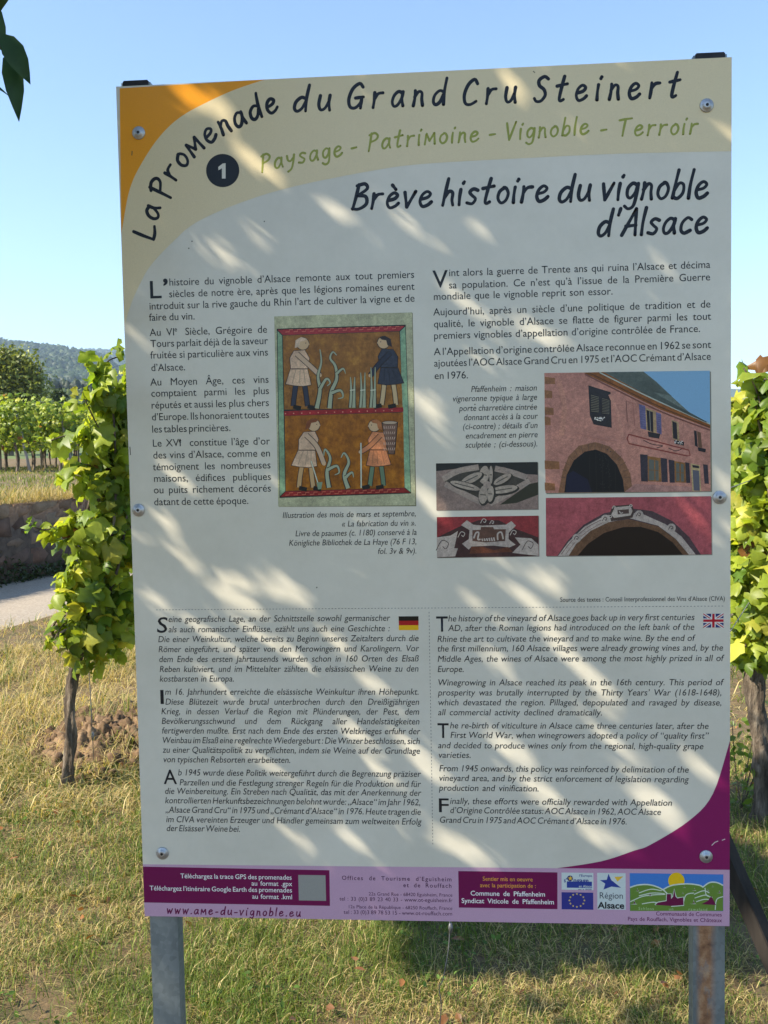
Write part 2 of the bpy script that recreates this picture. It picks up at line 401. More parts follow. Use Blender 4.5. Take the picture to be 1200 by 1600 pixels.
def scatter(tmpl, pos, R, size, cols):
    V0, T0 = tmpl; n, k = len(pos), len(V0)
    V = np.einsum('nij,kj->nki', R, V0) * size[:, None, None] + pos[:, None]
    T = (T0[None] + (np.arange(n) * k)[:, None, None]).reshape(-1, 3)
    return V.reshape(-1, 3), T, np.repeat(cols, k, 0)
VINE_T, LANCE_T, OVAL_T = leaf_template('vine'), leaf_template('lance'), leaf_template('oval')
def vine_cols(n, rng, yellow=.12, brown=.02):
    a = np.array([.095, .175, .019]); b_ = np.array([.36, .42, .055]); c_ = np.array([.50, .50, .08]); d = np.array([.22, .10, .035])
    t = rng.random((n, 1)); col = a * (1 - t) + b_ * t
    r = rng.random(n); col[r < yellow] = c_ * rng.uniform(.75, 1.1, ((r < yellow).sum(), 1)); col[r > 1 - brown] = d
    return col * rng.uniform(.75, 1.2, (n, 1))

# ------------------------------------------------------------------ vines near the board
def vine_crown_points(n, axis, rad, rng):
    """points round a list of (centre, radius) blobs"""
    k = rng.choice(len(axis), n, p=np.array(rad) ** 2 / np.sum(np.array(rad) ** 2))
    d = rng.normal(size=(n, 3)); d /= np.linalg.norm(d, axis=1, keepdims=True)
    r = rng.random((n, 1)) ** .45
    return np.array(axis)[k] + d * r * np.array(rad)[k][:, None] * np.array([1, 1, 1.0]), d
def build_vine(base, top, blobs, rads, n, label, rng, shoots=(), size=(.055, .135), yellow=.10, brown=.02, group=None, trunk_r=.026):
    root = empty('grapevine', base, label, 'vine', group)
    pth = smooth_path([base - np.array([0, 0, .05]), base * .7 + top * .3 + np.array([.012, 0, 0]), base * .35 + top * .65 + np.array([-.014, .01, 0]), top], 16)
    k = np.linspace(0, 1, len(pth)); rr = trunk_r * (1.0 - .12 * k + .5 * np.exp(-k * 9) + .35 * np.exp(-((k - 1) / .12) ** 2)) * (1 + .07 * np.sin(k * 19))
    bag = Bag(); V, Q, T = tube(pth, rr, 24, .07, rng, ridge=.17); bag.add(V, Q, T)
    bag.build('trunk', M_BARK, root, True)
    sb = Bag()
    for c, r in zip(blobs, rads):
        e = np.array(c) + rng.normal(size=3) * r * .3
        V, Q, T = tube(smooth_path([top, top * .5 + e * .5 + rng.normal(size=3) * .05, e], 5), np.linspace(.012, .004, 11), 6); sb.add(V, Q, T)
    for s in shoots:
        V, Q, T = tube(smooth_path(s, 5), .0035, 5); sb.add(V, Q, T)
    sb.build('canes', M_BARK, root, True)
    pos, d = vine_crown_points(n, blobs, rads, rng)
    if len(shoots):
        ex = []
        for s in shoots:
            sp = smooth_path(s, 8); ex.append(sp[np.arange(0, len(sp), 2)] + rng.normal(size=(len(sp[::2]), 3)) * .03)
        ex = np.concatenate(ex); pos = np.concatenate([pos, ex]); dd = rng.normal(size=ex.shape); d = np.concatenate([d, dd / np.linalg.norm(dd, axis=1, keepdims=True)])
    nrm = d * .55 + rng.normal(size=d.shape) * .6 + SUN * .42 + np.array([0, -.35, .25])
    R = frames(nrm, rng.normal(size=len(pos)) * .8 + math.pi)
    V, T, C = scatter(VINE_T, pos, R, rng.uniform(*size, len(pos)), vine_cols(len(pos), rng, yellow, brown))
    V = V + .0055 * rng.normal(size=V.shape)
    mesh_np('foliage', V, T, M_LEAF, C, root, True)
    return root
def px_blobs(lst, depth):
    """(x, y, radius in px, depth offset)"""
    c, r = [], []
    for x, y, q, dz in lst:
        c.append(at_depth(x, y, depth + dz)); r.append(q * (depth + dz) / F)
    return c, r
rng = np.random.default_rng(21)
LB = ground_hit(100, 1228); LD = LB[1]
LT = at_depth(121, 1018, LD + .03)
bl, rd = px_blobs([(150, 990, 58, .0), (130, 920, 52, -.05), (165, 900, 60, .1), (150, 840, 62, 0), (185, 800, 55, .1), (165, 760, 50, 0), (200, 720, 58, .1), (160, 690, 40, 0),
                   (185, 650, 45, .1), (165, 610, 34, 0), (200, 600, 40, .15), (215, 660, 50, .2), (210, 850, 50, .2), (115, 975, 36, -.08), (190, 950, 45, .05)], LD)
sh = [[at_depth(165, 640, LD), at_depth(155, 590, LD), at_depth(168, 565, LD), at_depth(190, 556, LD + .05)],
      [at_depth(150, 850, LD), at_depth(110, 822, LD - .05), at_depth(70, 828, LD - .1), at_depth(52, 822, LD - .12)],
      [at_depth(150, 700, LD), at_depth(115, 680, LD - .05), at_depth(80, 688, LD - .1)],
      [at_depth(150, 730, LD), at_depth(115, 725, LD - .05), at_depth(100, 760, LD - .1)],
      [at_depth(150, 760, LD), at_depth(125, 745, LD - .08), at_depth(96, 742, LD - .12)], [at_depth(160, 680, LD), at_depth(140, 640, LD - .06), at_depth(128, 612, LD - .1)], [at_depth(170, 620, LD), at_depth(150, 585, LD - .04), at_depth(140, 566, LD - .05)],
      [at_depth(140, 880, LD), at_depth(110, 895, LD - .1), at_depth(88, 915, LD - .12)], [at_depth(130, 960, LD), at_depth(100, 975, LD - .1), at_depth(85, 1000, LD - .12)]]
build_vine(LB, LT, bl, [r * (.86 + .14 * (i % 3 == 0)) for i, r in enumerate(rd)], 760, 'leafy green grapevine with a bare twisted trunk left of the board', rng, sh)
RB = ground_hit(1192, 1280); RD = RB[1]
RTp = at_depth(1186, 1000, RD + .02)
bl, rd = px_blobs([(1190, 990, 60, 0), (1215, 930, 80, 0), (1185, 880, 62, .1), (1230, 830, 80, 0), (1180, 800, 60, .15), (1215, 740, 80, .05), (1185, 690, 58, .1), (1235, 670, 70, 0), (1190, 630, 48, .1), (1230, 620, 40, 0), (1160, 760, 50, .3), (1160, 900, 45, .3), (1150, 660, 45, .3), (1280, 760, 90, 0), (1290, 900, 80, 0)], RD)
sh = [[at_depth(1190, 640, RD), at_depth(1180, 605, RD), at_depth(1162, 575, RD + .05)], [at_depth(1210, 640, RD), at_depth(1205, 600, RD), at_depth(1194, 592, RD)]]
build_vine(RB, RTp, bl, rd, 2300, 'thick grapevine with peeling grey trunk at the right edge beside the board', np.random.default_rng(22), sh, yellow=.10, brown=.015, trunk_r=.04)

# trellis wires and the anchor wire beside the left vine
def wire(name, pts, r, label, cat, bits=(), group=None):
    bag = Bag(); V, Q, T = tube(pts, r, 6); bag.add(V, Q, T)
    for c, rr, h in bits:
        V, Q, T = tube([np.array(c) + np.array([0, 0, h]), np.array(c), np.array(c) - np.array([0, 0, h])], [rr * .6, rr, rr * .6], 8); bag.add(V, Q, T)
    o = bag.build(name, M_WIRE, None, True); return tag(o, label, cat, group)
D = LD + .08
wire('anchor_wire', smooth_path([at_depth(136, 1015, D), at_depth(141, 1080, D), at_depth(144, 1140, D), ground_hit(147, 1195)], 4), .0025,
     'thin grey anchor wire hanging beside the left vine trunk', 'wire', [(at_depth(139, 1042, D), .010, .014), (at_depth(145, 1150, D), .007, .02)])
wd = np.array([.42, .907, 0])
for zz, lab in ((.95, 'lowest taut trellis wire running through the right vine'), (1.45, 'upper taut trellis wire running through the right vine')):
    c = np.array([RB[0], RB[1], zz]); wire('trellis_wire', [c - wd * 1.1 + np.array([-.06, 0, 0]), c + wd * 7], .0016, lab, 'wire')
Dw = 2.35
wire('loose_wire', smooth_path([at_depth(703, 1436, Dw), at_depth(701, 1480, Dw), at_depth(692, 1530, Dw), at_depth(686, 1545, Dw + .01), at_depth(689, 1580, Dw + .02), ground_hit(678, 1690)], 5), .0014,
     'loose twisted steel wire hanging below the board middle', 'wire', [(at_depth(704, 1450, Dw), .006, .012)])
# dark leaning prop behind the board's right foot
pa, pb = ground_hit(1236, 1566), at_depth(1006, 1036, 3.05)
ax = pb - pa; ax /= np.linalg.norm(ax); sd = np.cross(ax, [0, 1, 0]); sd /= np.linalg.norm(sd); fd = np.cross(ax, sd)
V, Q, T = tube([pa - ax * .12, pa * .5 + pb * .5, pb], [.033, .033, .031], 4)
bm = bmesh.new(); vs = [bm.verts.new(p) for p in V]
for f in list(Q) + list(T): bm.faces.new([vs[i] for i in f])
bmesh.ops.bevel(bm, geom=[e for e in bm.edges if abs((e.verts[0].co - e.verts[1].co).normalized().dot(Vector(ax.tolist()))) > .95], offset=.005, segments=2, affect='EDGES')
tag(bm_obj('leaning_post', bm, M_WOOD), 'dark wooden prop leaning behind the lower right corner of the board', 'post')

# ------------------------------------------------------------------ far vineyard on the terrace
def terrace_hit(x, y):
    d = ray(x, y); t = 6.0
    while t < 400:
        p = CAM + d * t
        if p[2] < terrace_z(p[0], p[1]): return p
        t += .02
    return CAM + d * 400
E0 = terrace_hit(48, 738)
rng = np.random.default_rng(31)
def far_vine_mesh(seed):
    r = np.random.default_rng(seed)
    bag = Bag(); V, Q, T = tube(smooth_path([(0, 0, -.1), (.03, .02, .35), (-.02, 0, .75)], 4), .035, 7, .08, r); bag.add(V, Q, T)
    tr = bag.build('trunk', M_BARK, None, True)
    n = 420
    pos = np.stack([r.normal(0, .34, n), r.normal(0, .24, n), .62 + 1.15 * r.random(n) ** .8], -1)
    pos[:, 2] += .1 * np.sin(pos[:, 0] * 7 + seed)
    tips = np.stack([r.normal(0, .3, 26), r.normal(0, .12, 26), 1.7 + .3 * r.random(26)], -1); pos = np.concatenate([pos, tips])
    d = pos - np.array([0, 0, 1.1]); d /= np.linalg.norm(d, axis=1, keepdims=True)
    R = frames(d * .8 + r.normal(size=d.shape) * .5 + SUN * .4 + np.array([.1, -.3, 0]), r.normal(size=len(pos)) + math.pi)
    V, T, C = scatter(VINE_T, pos, R, r.uniform(.1, .16, len(pos)), vine_cols(len(pos), r, .05, .01) * .95)
    return tr, mesh_np('foliage', V, T, M_LEAF, C, None, True)
protos = [far_vine_mesh(s) for s in (1, 2, 3)]
first = {0: True, 1: True, 2: True}
rd1 = np.array([-.93, .37, 0]); ed1 = np.array([.36, .933, 0])
VLAB = 'bushy green grapevine standing in the trellised rows beyond the stone wall'
vine_no = 0
for row in range(9):
    e = E0 + ed1 * (row * 1.75) + rd1 * .5
    for j in range(max(3, 9 - row // 2)):
        p = e + rd1 * (j * 1.0 + rng.normal() * .08); p[2] = terrace_z(p[0], p[1])
        k = int(rng.integers(3)); root = empty('grapevine', p, VLAB, 'vine', 'vines in the rows beyond the wall')
        for src in protos[k]:
            o = src if first[k] else src.copy()
            if not first[k]: COL.objects.link(o)
            o.parent = root; o.location = (0, 0, 0)
        first[k] = False
        root.rotation_euler.z = math.atan2(rd1[1], rd1[0]) + rng.normal() * .2 + (math.pi if rng.random() < .5 else 0)
        s = 1.0 + rng.normal() * .06; root.scale = (s, s, s)
def stake(p, lean, h, label, group):
    bag = Bag(); top = p + np.array([lean[0], lean[1], h]); V, Q, T = tube([p - np.array([0, 0, .1]), p * .5 + top * .5, top], [.04, .037, .034], 8); bag.add(V, Q, T)
    tag(bag.build('vineyard_stake', M_STAKE, None, True), label, 'stake', group)
for row in range(7):
    e = E0 + ed1 * (row * 1.75); e[2] = terrace_z(e[0], e[1])
    stake(e, rd1[:2] * .42 + ed1[:2] * 0, 1.65, 'grey wooden stake leaning inward at the end of a vine row', 'leaning stakes at the row ends')
    if row < 4:
        e2 = e + rd1 * 2.6; e2[2] = terrace_z(e2[0], e2[1])
        stake(e2, np.array([.02, 0]), 1.75, 'upright grey stake standing among the vines of a row', 'upright stakes inside the rows')
    q = e + rd1 * .38; 
# far rows of vines on the rising slope, one far mass
fv, ff, fc = [], [], []
nn = 0
pp = []
for k in range(26):
    yd = 70 + k * 12.0
    xs_ = np.arange(-.55 * yd, -.02 * yd, 1.1); pp.append(np.stack([xs_, np.full(len(xs_), yd) + .35 * xs_ * 0 + RNG.normal(0, .3, len(xs_)), np.zeros(len(xs_))], -1))
pp = np.concatenate(pp); pp[:, 2] = terrace_z(pp[:, 0], pp[:, 1]) + .75
keep = (noise2(pp[:, 0], pp[:, 1], .03, 4) > -.45); pp = pp[keep]
V, Fc, C = crowns(pp, RNG.uniform(.6, .85, len(pp)), np.array([[.085, .125, .028]]) * RNG.uniform(.7, 1.25, (len(pp), 1)))
tag(mesh_np('vineyard', V, Fc, M_FARLEAF, C), 'distant vine rows covering the slope below the hill', 'vineyard', kind='stuff')
# dark hedge at the far field edge
hb = [at_depth(x, 604 + .006 * x, 260) for x in np.linspace(88, 330, 90)]
hb = np.array(hb) + RNG.normal(0, .4, (90, 3)) * np.array([1, 3, .4])
V, Fc, C = crowns(hb, RNG.uniform(.9, 1.5, 90), np.array([[.035, .055, .02]]) * RNG.uniform(.7, 1.3, (90, 1)))
ho = mesh_np('hedge', V, Fc, M_FARLEAF, C); tag(ho, 'long dark hedge along the foot of the wooded hill', 'hedge')

# walnut tree behind the far vines
def far_tree(base, blobs, rads, n, size, label, name, seed, cols, th):
    r = np.random.default_rng(seed); root = empty(name, base, label, 'tree')
    top = np.mean(blobs, 0); bag = Bag()
    V, Q, T = tube(smooth_path([base - np.array([0, 0, .2]), base * .5 + top * .5, top], 5), np.linspace(th, th * .4, 11), 8, .05, r); bag.add(V, Q, T)
    for c in blobs:
        V, Q, T = tube(smooth_path([base * .45 + top * .55, (base * .2 + top * .3 + np.array(c) * .5), c], 4), np.linspace(th * .45, .02, 9), 6); bag.add(V, Q, T)
    bag.build('trunk', M_BARK2, root, True)
    pos, d = vine_crown_points(n, blobs, rads, r)
    # clumps
    cl = pos[r.integers(0, n, n // 9)]; idx = r.integers(0, len(cl), n); pos = pos * .35 + (cl[idx] + r.normal(size=(n, 3)) * size * 1.1) * .65
    R = frames(d * .6 + r.normal(size=d.shape) * .6 + np.array([0, 0, .5]), r.uniform(0, 6.28, n))
    V, T, C = scatter(OVAL_T, pos, R, r.uniform(size * .7, size * 1.5, n), cols * r.uniform(.6, 1.35, (n, 1)) * np.ones((n, 1)))
    mesh_np('crown', V, T, M_TREELEAF, C, root)
TD = 46.0
tb, tr_ = px_blobs([(30, 575, 42, 0), (-10, 575, 50, 0), (55, 590, 30, -.5), (20, 610, 45, .5), (-40, 610, 55, 0), (65, 575, 17, -.5), (40, 553, 20, 0), (-15, 550, 26, 0), (70, 605, 22, 0), (40, 625, 35, 0), (5, 550, 18, 0), (60, 622, 22, 0)], TD)
bz = at_depth(10, 640, TD); bz[2] = terrace_z(bz[0], bz[1])
far_tree(bz, tb, tr_, 9000, .17, 'round dark green walnut tree beyond the vines at the left edge', 'walnut_tree', 5, np.array([.18, .21, .045]), .22)
tb, tr_ = px_blobs([(92, 620, 9, 0), (98, 618, 8, 0), (86, 616, 9, 0)], 52.0)
bz = at_depth(92, 640, 52.0); bz[2] = terrace_z(bz[0], bz[1])
far_tree(bz, tb, tr_, 900, .12, 'small dark bush right of the walnut tree', 'bush', 6, np.array([.045, .07, .022]), .06)

# ------------------------------------------------------------------ stone retaining wall along the road
root = empty('stone_wall', W0, 'low reddish sandstone retaining wall along the far side of the road', 'wall')
bag = Bag(); rng = np.random.default_rng(41)
l0, l1 = -12.0, 60.0
bm = bmesh.new()
colr = []
z = -.05; course = 0
while z < WALL_H - .02:
    h = rng.uniform(.17, .25) if course else .24
    h = min(h, WALL_H - z)
    l = l0 + rng.uniform(0, .3)
    while l < l1:
        w = rng.uniform(.16, .62); g = .008
        c0 = np.array([W0[0], W0[1], 0]) + WDIR * (l + w / 2); pr = rng.uniform(-.012, .018)
        V0 = []
        n0 = 4
        # block with a rough 4x3 front face
        A = [(i / 3, j / 2) for j in range(3) for i in range(4)]
        for i, j in A:
            e = rng.uniform(.005, .05) if (i in (0, 1) or j in (0, 1)) else 0
            q = c0 + WDIR * ((i - .5) * (w - 2 * g) + rng.normal() * .018) + np.array([0, 0, z + g + j * (h - 2 * g) + rng.normal() * .014]) - WNRM * (pr - e * 1.6 + rng.normal() * .006 + .02)
            V0.append(q)
        for i, j in ((0, 0), (1, 0), (1, 1), (0, 1)):
            V0.append(c0 + WDIR * ((i - .5) * (w - 2 * g)) + np.array([0, 0, z + g + j * (h - 2 * g)]) + WNRM * .22)
        Q = [(j * 4 + i, j * 4 + i + 1, j * 4 + i + 5, j * 4 + i + 4) for j in range(2) for i in range(3)]
        T = [(8, 9, 15), (9, 10, 15), (10, 14, 15), (10, 11, 14), (0, 12, 1), (1, 12, 2), (2, 12, 13), (2, 13, 3), (0, 4, 12), (4, 15, 12), (4, 8, 15), (3, 13, 7), (7, 13, 14), (7, 14, 11)]
        cc = np.array([[.24, .14, .10], [.27, .19, .14], [.19, .12, .09], [.30, .23, .17]])[rng.integers(4)] * rng.uniform(.5, .95)
        bag.add(np.array(V0), Q, T, cc)
        l += w
    z += h; course += 1
bag.build('stone', M_STONE, root)
fb = Bag(); cs = []
for l in (l0, l1):
    for s, zz in ((0.012, -.1), (.3, -.1), (.3, WALL_H - .05), (.012, WALL_H - .05)):
        cs.append(np.array([W0[0], W0[1], zz]) + WDIR * l + WNRM * s)
fb.add(np.array(cs), [(0, 1, 5, 4), (1, 2, 6, 5), (2, 3, 7, 6), (3, 0, 4, 7), (0, 3, 2, 1), (4, 5, 6, 7)])
fb.build('backing', M_MORTAR, root)

# ------------------------------------------------------------------ grass
def blades(P, h, w, az, lean, col):
    n = len(P); d = np.stack([np.cos(az), np.sin(az), np.zeros(n)], -1); s = np.stack([-np.sin(az), np.cos(az), np.zeros(n)], -1)
    up = np.array([0, 0, 1.0])
    c, q = np.cos(lean)[:, None], np.sin(lean)[:, None]
    mid = P + h[:, None] * .55 * (up * c + d * q)
    l2 = np.minimum(lean * 1.7 + .25, 1.62); tip = mid + h[:, None] * .45 * (up * np.cos(l2)[:, None] + d * np.sin(l2)[:, None])
    ww = w[:, None]
    V = np.stack([P - s * ww, P + s * ww, mid + s * ww * .8, mid - s * ww * .8, tip], 1).reshape(-1, 3)
    i = np.arange(n)[:, None] * 5
    Q = i + np.array([[0, 1, 2, 3]]); T = i + np.array([[3, 2, 4]])
    return V, Q, T, np.repeat(col, 5, 0)
def grass_patch(n, x0, x1, y0, y1, zf, rng, dry, h, accept=None, w=(.0012, .0028)):
    P = np.stack([rng.uniform(x0, x1, n), rng.uniform(y0, y1, n)], -1)
    if accept is not None: P = P[accept(P[:, 0], P[:, 1])]
    # clumping
    cl = noise2(P[:, 0], P[:, 1], 5.0, 17); P = P[rng.random(len(P)) < np.clip(.60 + .85 * cl, .06, 1)]
    n = len(P)
    gr = noise2(P[:, 0], P[:, 1], 2.3, 23)
    isdry = rng.random(n) < np.clip(dry - .55 * gr, .04, .98)
    g1, g2 = np.array([.065, .115, .016]), np.array([.20, .25, .045]); s1, s2 = np.array([.33, .245, .10]), np.array([.62, .51, .26])
    t = rng.random((n, 1)); col = np.where(isdry[:, None], s1 * (1 - t) + s2 * t, g1 * (1 - t) + g2 * t) * rng.uniform(.7, 1.2, (n, 1))
    lean = np.where(isdry, rng.uniform(.5, 1.5, n), rng.uniform(.1, 1.15, n))
    hh = rng.uniform(*h, n) * np.where(isdry, 1.15, 1.0) * (.75 + .4 * np.clip(gr, -1, 1))
    return blades(np.concatenate([P, (zf(P[:, 0], P[:, 1]) - .004)[:, None]], 1), hh, rng.uniform(*w, n), rng.uniform(0, 6.283, n), lean, col)
def put(name, sets, label):
    V, Q, T, C, k = [], [], [], [], 0
    for v, q, t_, c in sets:
        V.append(v); Q.append(q + k); T.append(t_ + k); C.append(c); k += len(v)
    return tag(mesh_np(name, np.concatenate(V), [np.concatenate(Q), np.concatenate(T)], M_GRASS, np.concatenate(C)), label, 'grass', kind='stuff')
rng = np.random.default_rng(51)
MC = ground_hit(208, 1150)                                  # soil heap centre
def off_heap(x, y): return ((x - MC[0]) / .42) ** 2 + ((y - MC[1]) / .55) ** 2 > 1.0 + .4 * noise2(x, y, 9, 3)
def not_road(x, y):
    s = wall_s(x, y); return (s < -RW + .14 + .10 * noise2(x, y, 2, 8))
def near_ok(x, y): return off_heap(x, y) & not_road(x, y)
def strip(x, y): return near_ok(x, y) & (y > 4.9)
put('grass', [grass_patch(190000, -1.9, 2.3, 1.9, 3.6, near_z, rng, .36, (.03, .11), near_ok, (.0007, .0017)),
              grass_patch(150000, -2.6, 3.0, 3.5, 5.4, near_z, rng, .36, (.04, .13), near_ok, (.0009, .002)),
              grass_patch(60000, -4.5, 4.6, 5.2, 12.5, near_z, rng, .6, (.06, .20), near_ok, (.002, .004))],
    'short green and straw coloured grass around the board')
rng = np.random.default_rng(52)
put('dry_grass', [grass_patch(34000, -3.6, .5, 5.2, 8.2, near_z, rng, 1.0, (.10, .30), near_ok, (.0012, .0028)),
                  grass_patch(9000, -2.2, -.4, 4.3, 5.6, near_z, rng, 1.3, (.08, .22), off_heap, (.0015, .003))], 'tall dry straw grass between the left vine and the road')
# terrace grass, long and dry along the wall top
rng = np.random.default_rng(53)
def ter(n, s0, s1, la, lb, dry, h, w, drop=0.0):
    l = rng.uniform(la, lb, n); s = s0 + (s1 - s0) * rng.random(n) ** 1.5
    x = W0[0] + WDIR[0] * l + WNRM[0] * s; y = W0[1] + WDIR[1] * l + WNRM[1] * s
    g = noise2(x, y, 1.2, 19); isdry = rng.random(n) < np.clip(dry - .3 * g, 0, 1)
    g1, g2 = np.array([.10, .145, .03]), np.array([.19, .23, .05]); s1_, s2_ = np.array([.36, .27, .13]), np.array([.52, .42, .22]); t = rng.random((n, 1))
    col = np.where(isdry[:, None], s1_ * (1 - t) + s2_ * t, g1 * (1 - t) + g2 * t) * rng.uniform(.7, 1.2, (n, 1))
    return blades(np.stack([x, y, np.where(s < .22, WALL_H, terrace_z(x, y)) - .01 - drop], -1), rng.uniform(*h, n), rng.uniform(*w, n), rng.uniform(0, 6.28, n), rng.uniform(.1, 1.1, n), col)
put('terrace_grass', [ter(16000, -.03, .8, -6, 16, .95, (.14, .36), (.0025, .005)), ter(42000, .7, 14, -8, 26, .12, (.05, .13), (.005, .010))], 'long dry grass on the terrace above the wall')
# weeds and ivy in shade at the wall foot
rng = np.random.default_rng(54)
n = 6000; l = rng.uniform(-4, 12, n); s = -rng.random(n) ** 2 * .22
x = W0[0] + WDIR[0] * l + WNRM[0] * s; y = W0[1] + WDIR[1] * l + WNRM[1] * s
pos = np.stack([x, y, 0.02 + rng.random(n) ** 1.5 * (.20 + .16 * noise2(x, y, 2.5, 91))], -1)
V, T, C = scatter(OVAL_T, pos, frames(rng.normal(size=(n, 3)) + np.array([0, 0, 1.]), rng.uniform(0, 6.28, n)), rng.uniform(.03, .07, n), np.array([[.04, .06, .02]]) * rng.uniform(.6, 1.4, (n, 1)))
tag(mesh_np('weeds', V, T, M_TREELEAF, C), 'low weeds growing along the wall foot', 'weeds', kind='stuff')

# soil heap with clods, beside the left vine
rng = np.random.default_rng(61)
k = 110; gx_, gy_ = np.meshgrid(np.linspace(-1, 1, k), np.linspace(-1, 1, k)); r2 = gx_ ** 2 + gy_ ** 2
hx, hy = MC[0] + gx_ * .55, MC[1] + gy_ * .75
edge = np.clip(1.05 - r2 + .35 * noise2(hx, hy, 7, 79), 0, 1)
hz = .13 * edge ** .8 * (1 + .6 * noise2(hx, hy, 8, 77)) + .05 * noise2(hx, hy, 19, 78) * edge + .022 * noise2(hx, hy, 55, 80) * edge + .008 * rng.normal(size=hx.shape) * edge - .03
bagS = Bag(); bagS.add(np.stack([hx, hy, near_z(hx, hy) + hz], -1).reshape(-1, 3), grid_faces(k, k))
n = 900; a = rng.uniform(0, 6.28, n); rr = rng.random(n) ** .5
cx_, cy_ = MC[0] + np.cos(a) * rr * .58, MC[1] + np.sin(a) * rr * .8
cz = near_z(cx_, cy_) + .10 * np.clip(1.05 - rr ** 2, 0, 1) ** .8 * (1 + .6 * noise2(cx_, cy_, 8, 77)) - .015
sz = .006 + .035 * rng.random(n) ** 4
bm = bmesh.new(); bmesh.ops.create_icosphere(bm, subdivisions=1, radius=1); bm.verts.ensure_lookup_table()
I1V = np.array([v.co[:] for v in bm.verts]); I1F = np.array([[v.index for v in f.verts] for f in bm.faces]); bm.free()
V = (I1V[None] * (1 + .35 * rng.normal(size=(n, len(I1V), 1)))) * sz[:, None, None] * rng.uniform(.6, 1.3, (n, 1, 3)) + np.stack([cx_, cy_, cz], -1)[:, None]
bagS.add(V.reshape(-1, 3), None, (I1F[None] + (np.arange(n) * len(I1V))[:, None, None]).reshape(-1, 3))
ho = bagS.build('soil_heap', M_SOIL, None); tag(ho, 'heap of crumbly brown soil clods right of the left vine', 'soil', kind='stuff')
def on_heap(x, y): return ~off_heap(x, y)
def heap_z(x, y): return near_z(x, y) + .09 * np.clip(1.05 - ((x - MC[0]) / .55) ** 2 - ((y - MC[1]) / .75) ** 2, 0, 1) ** .8
put('heap_straw', [grass_patch(5200, MC[0] - .7, MC[0] + .7, MC[1] - .8, MC[1] + .9, heap_z, rng, .85, (.06, .18), on_heap, (.0008, .002))], 'straw and sparse grass lying over the soil heap')
# low broad leaved weeds in the grass
rng = np.random.default_rng(64); n = 9000
x = rng.uniform(-2.2, 2.4, n); y = rng.uniform(2.1, 6.5, n); k_ = (noise2(x, y, 3.1, 93) > .22) & near_ok(x, y); x, y = x[k_], y[k_]; n = len(x)
V, T, C = scatter(OVAL_T, np.stack([x, y, near_z(x, y) + rng.uniform(.01, .055, n)], -1), frames(rng.normal(size=(n, 3)) * .6 + np.array([0, 0, 1.]), rng.uniform(0, 6.28, n)), rng.uniform(.010, .026, n), np.array([[.085, .15, .025]]) * rng.uniform(.6, 1.5, (n, 1)))
tag(mesh_np('clover', V, T, M_GRASS, C), 'low broad leaved clover spread through the grass', 'weeds', kind='stuff')
# fallen leaves
rng = np.random.default_rng(62); n = 260
x = rng.uniform(-1.9, 2.0, n); y = rng.uniform(2.2, 5.5, n)
V, T, C = scatter(OVAL_T, np.stack([x, y, near_z(x, y) + rng.uniform(.02, .05, n)], -1), frames(rng.normal(size=(n, 3)) * .5 + np.array([0, 0, 1.]), rng.uniform(0, 6.28, n)), rng.uniform(.02, .05, n), np.array([[.30, .13, .05]]) * rng.uniform(.5, 1.4, (n, 1)))
tag(mesh_np('fallen_leaves', V, T, M_TREELEAF, C), 'scattered brown fallen leaves lying in the grass', 'leaves', kind='stuff')
# low weed clumps on the right behind the post
rng = np.random.default_rng(63)
for (px_, py_, hh, lab) in ((1158, 1265, .42, 'leafy green weed standing left of the right vine trunk'),):
    c = ground_hit(px_, py_); n = 90; root = empty('weed', c, lab, 'plant')
    pos = np.stack([rng.normal(c[0], .06, n), rng.normal(c[1], .06, n), .03 + rng.random(n) * hh], -1)
    st = Bag()
    for i in range(6):
        e = pos[np.argsort(-pos[:, 2])[i]]; V, Q, T = tube(smooth_path([c, (c + e) / 2 + rng.normal(size=3) * .01, e], 3), .002, 5); st.add(V, Q, T)
    st.build('stem', M_BARK, root)
    V, T, C = scatter(OVAL_T, pos, frames(rng.normal(size=(n, 3)) + SUN, rng.uniform(0, 6.28, n)), rng.uniform(.025, .05, n), np.array([[.11, .17, .03]]) * rng.uniform(.7, 1.3, (n, 1)))
    mesh_np('foliage', V, T, M_LEAF, C, root)

# ================================================================== the information board
BASE = np.array([PC[0], PC[1] + .03, 0])
BOARD = empty('information_board', BASE, 'large printed vineyard information board on two galvanised posts', 'sign')
def lin(c): c = c / 255.0; return c / 12.92 if c <= .04045 else ((c + .055) / 1.055) ** 2.4
KP = 1.30                                               # print reflectance from tones read in open shade
def ink(r, g, b_, k=None): k = KP if k is None else k; return np.clip(np.array([lin(r) * 1.04, lin(g), lin(b_) * .84]) * k, .004, .88)
# --- panel sheet
hw, hh = PW / 2, PH / 2
bm = bmesh.new()
for l_ in (0, -.004):
    for u, v in ((-hw, -hh), (hw, -hh), (hw, hh), (-hw, hh)): bm.verts.new(P3(u, v, l_))
bm.verts.ensure_lookup_table(); vv = bm.verts
bm.faces.new([vv[i] for i in (0, 1, 2, 3)]); bm.faces.new([vv[i] for i in (7, 6, 5, 4)])
for i in range(4): bm.faces.new([vv[i], vv[i + 4], vv[(i + 1) % 4 + 4], vv[(i + 1) % 4]])
lay = bm.verts.layers.float_color.new('col')
for v_ in bm.verts: v_[lay] = (.71, .665, .54, 1)
PANEL = bm_obj('panel', bm, M_PANEL, BOARD)
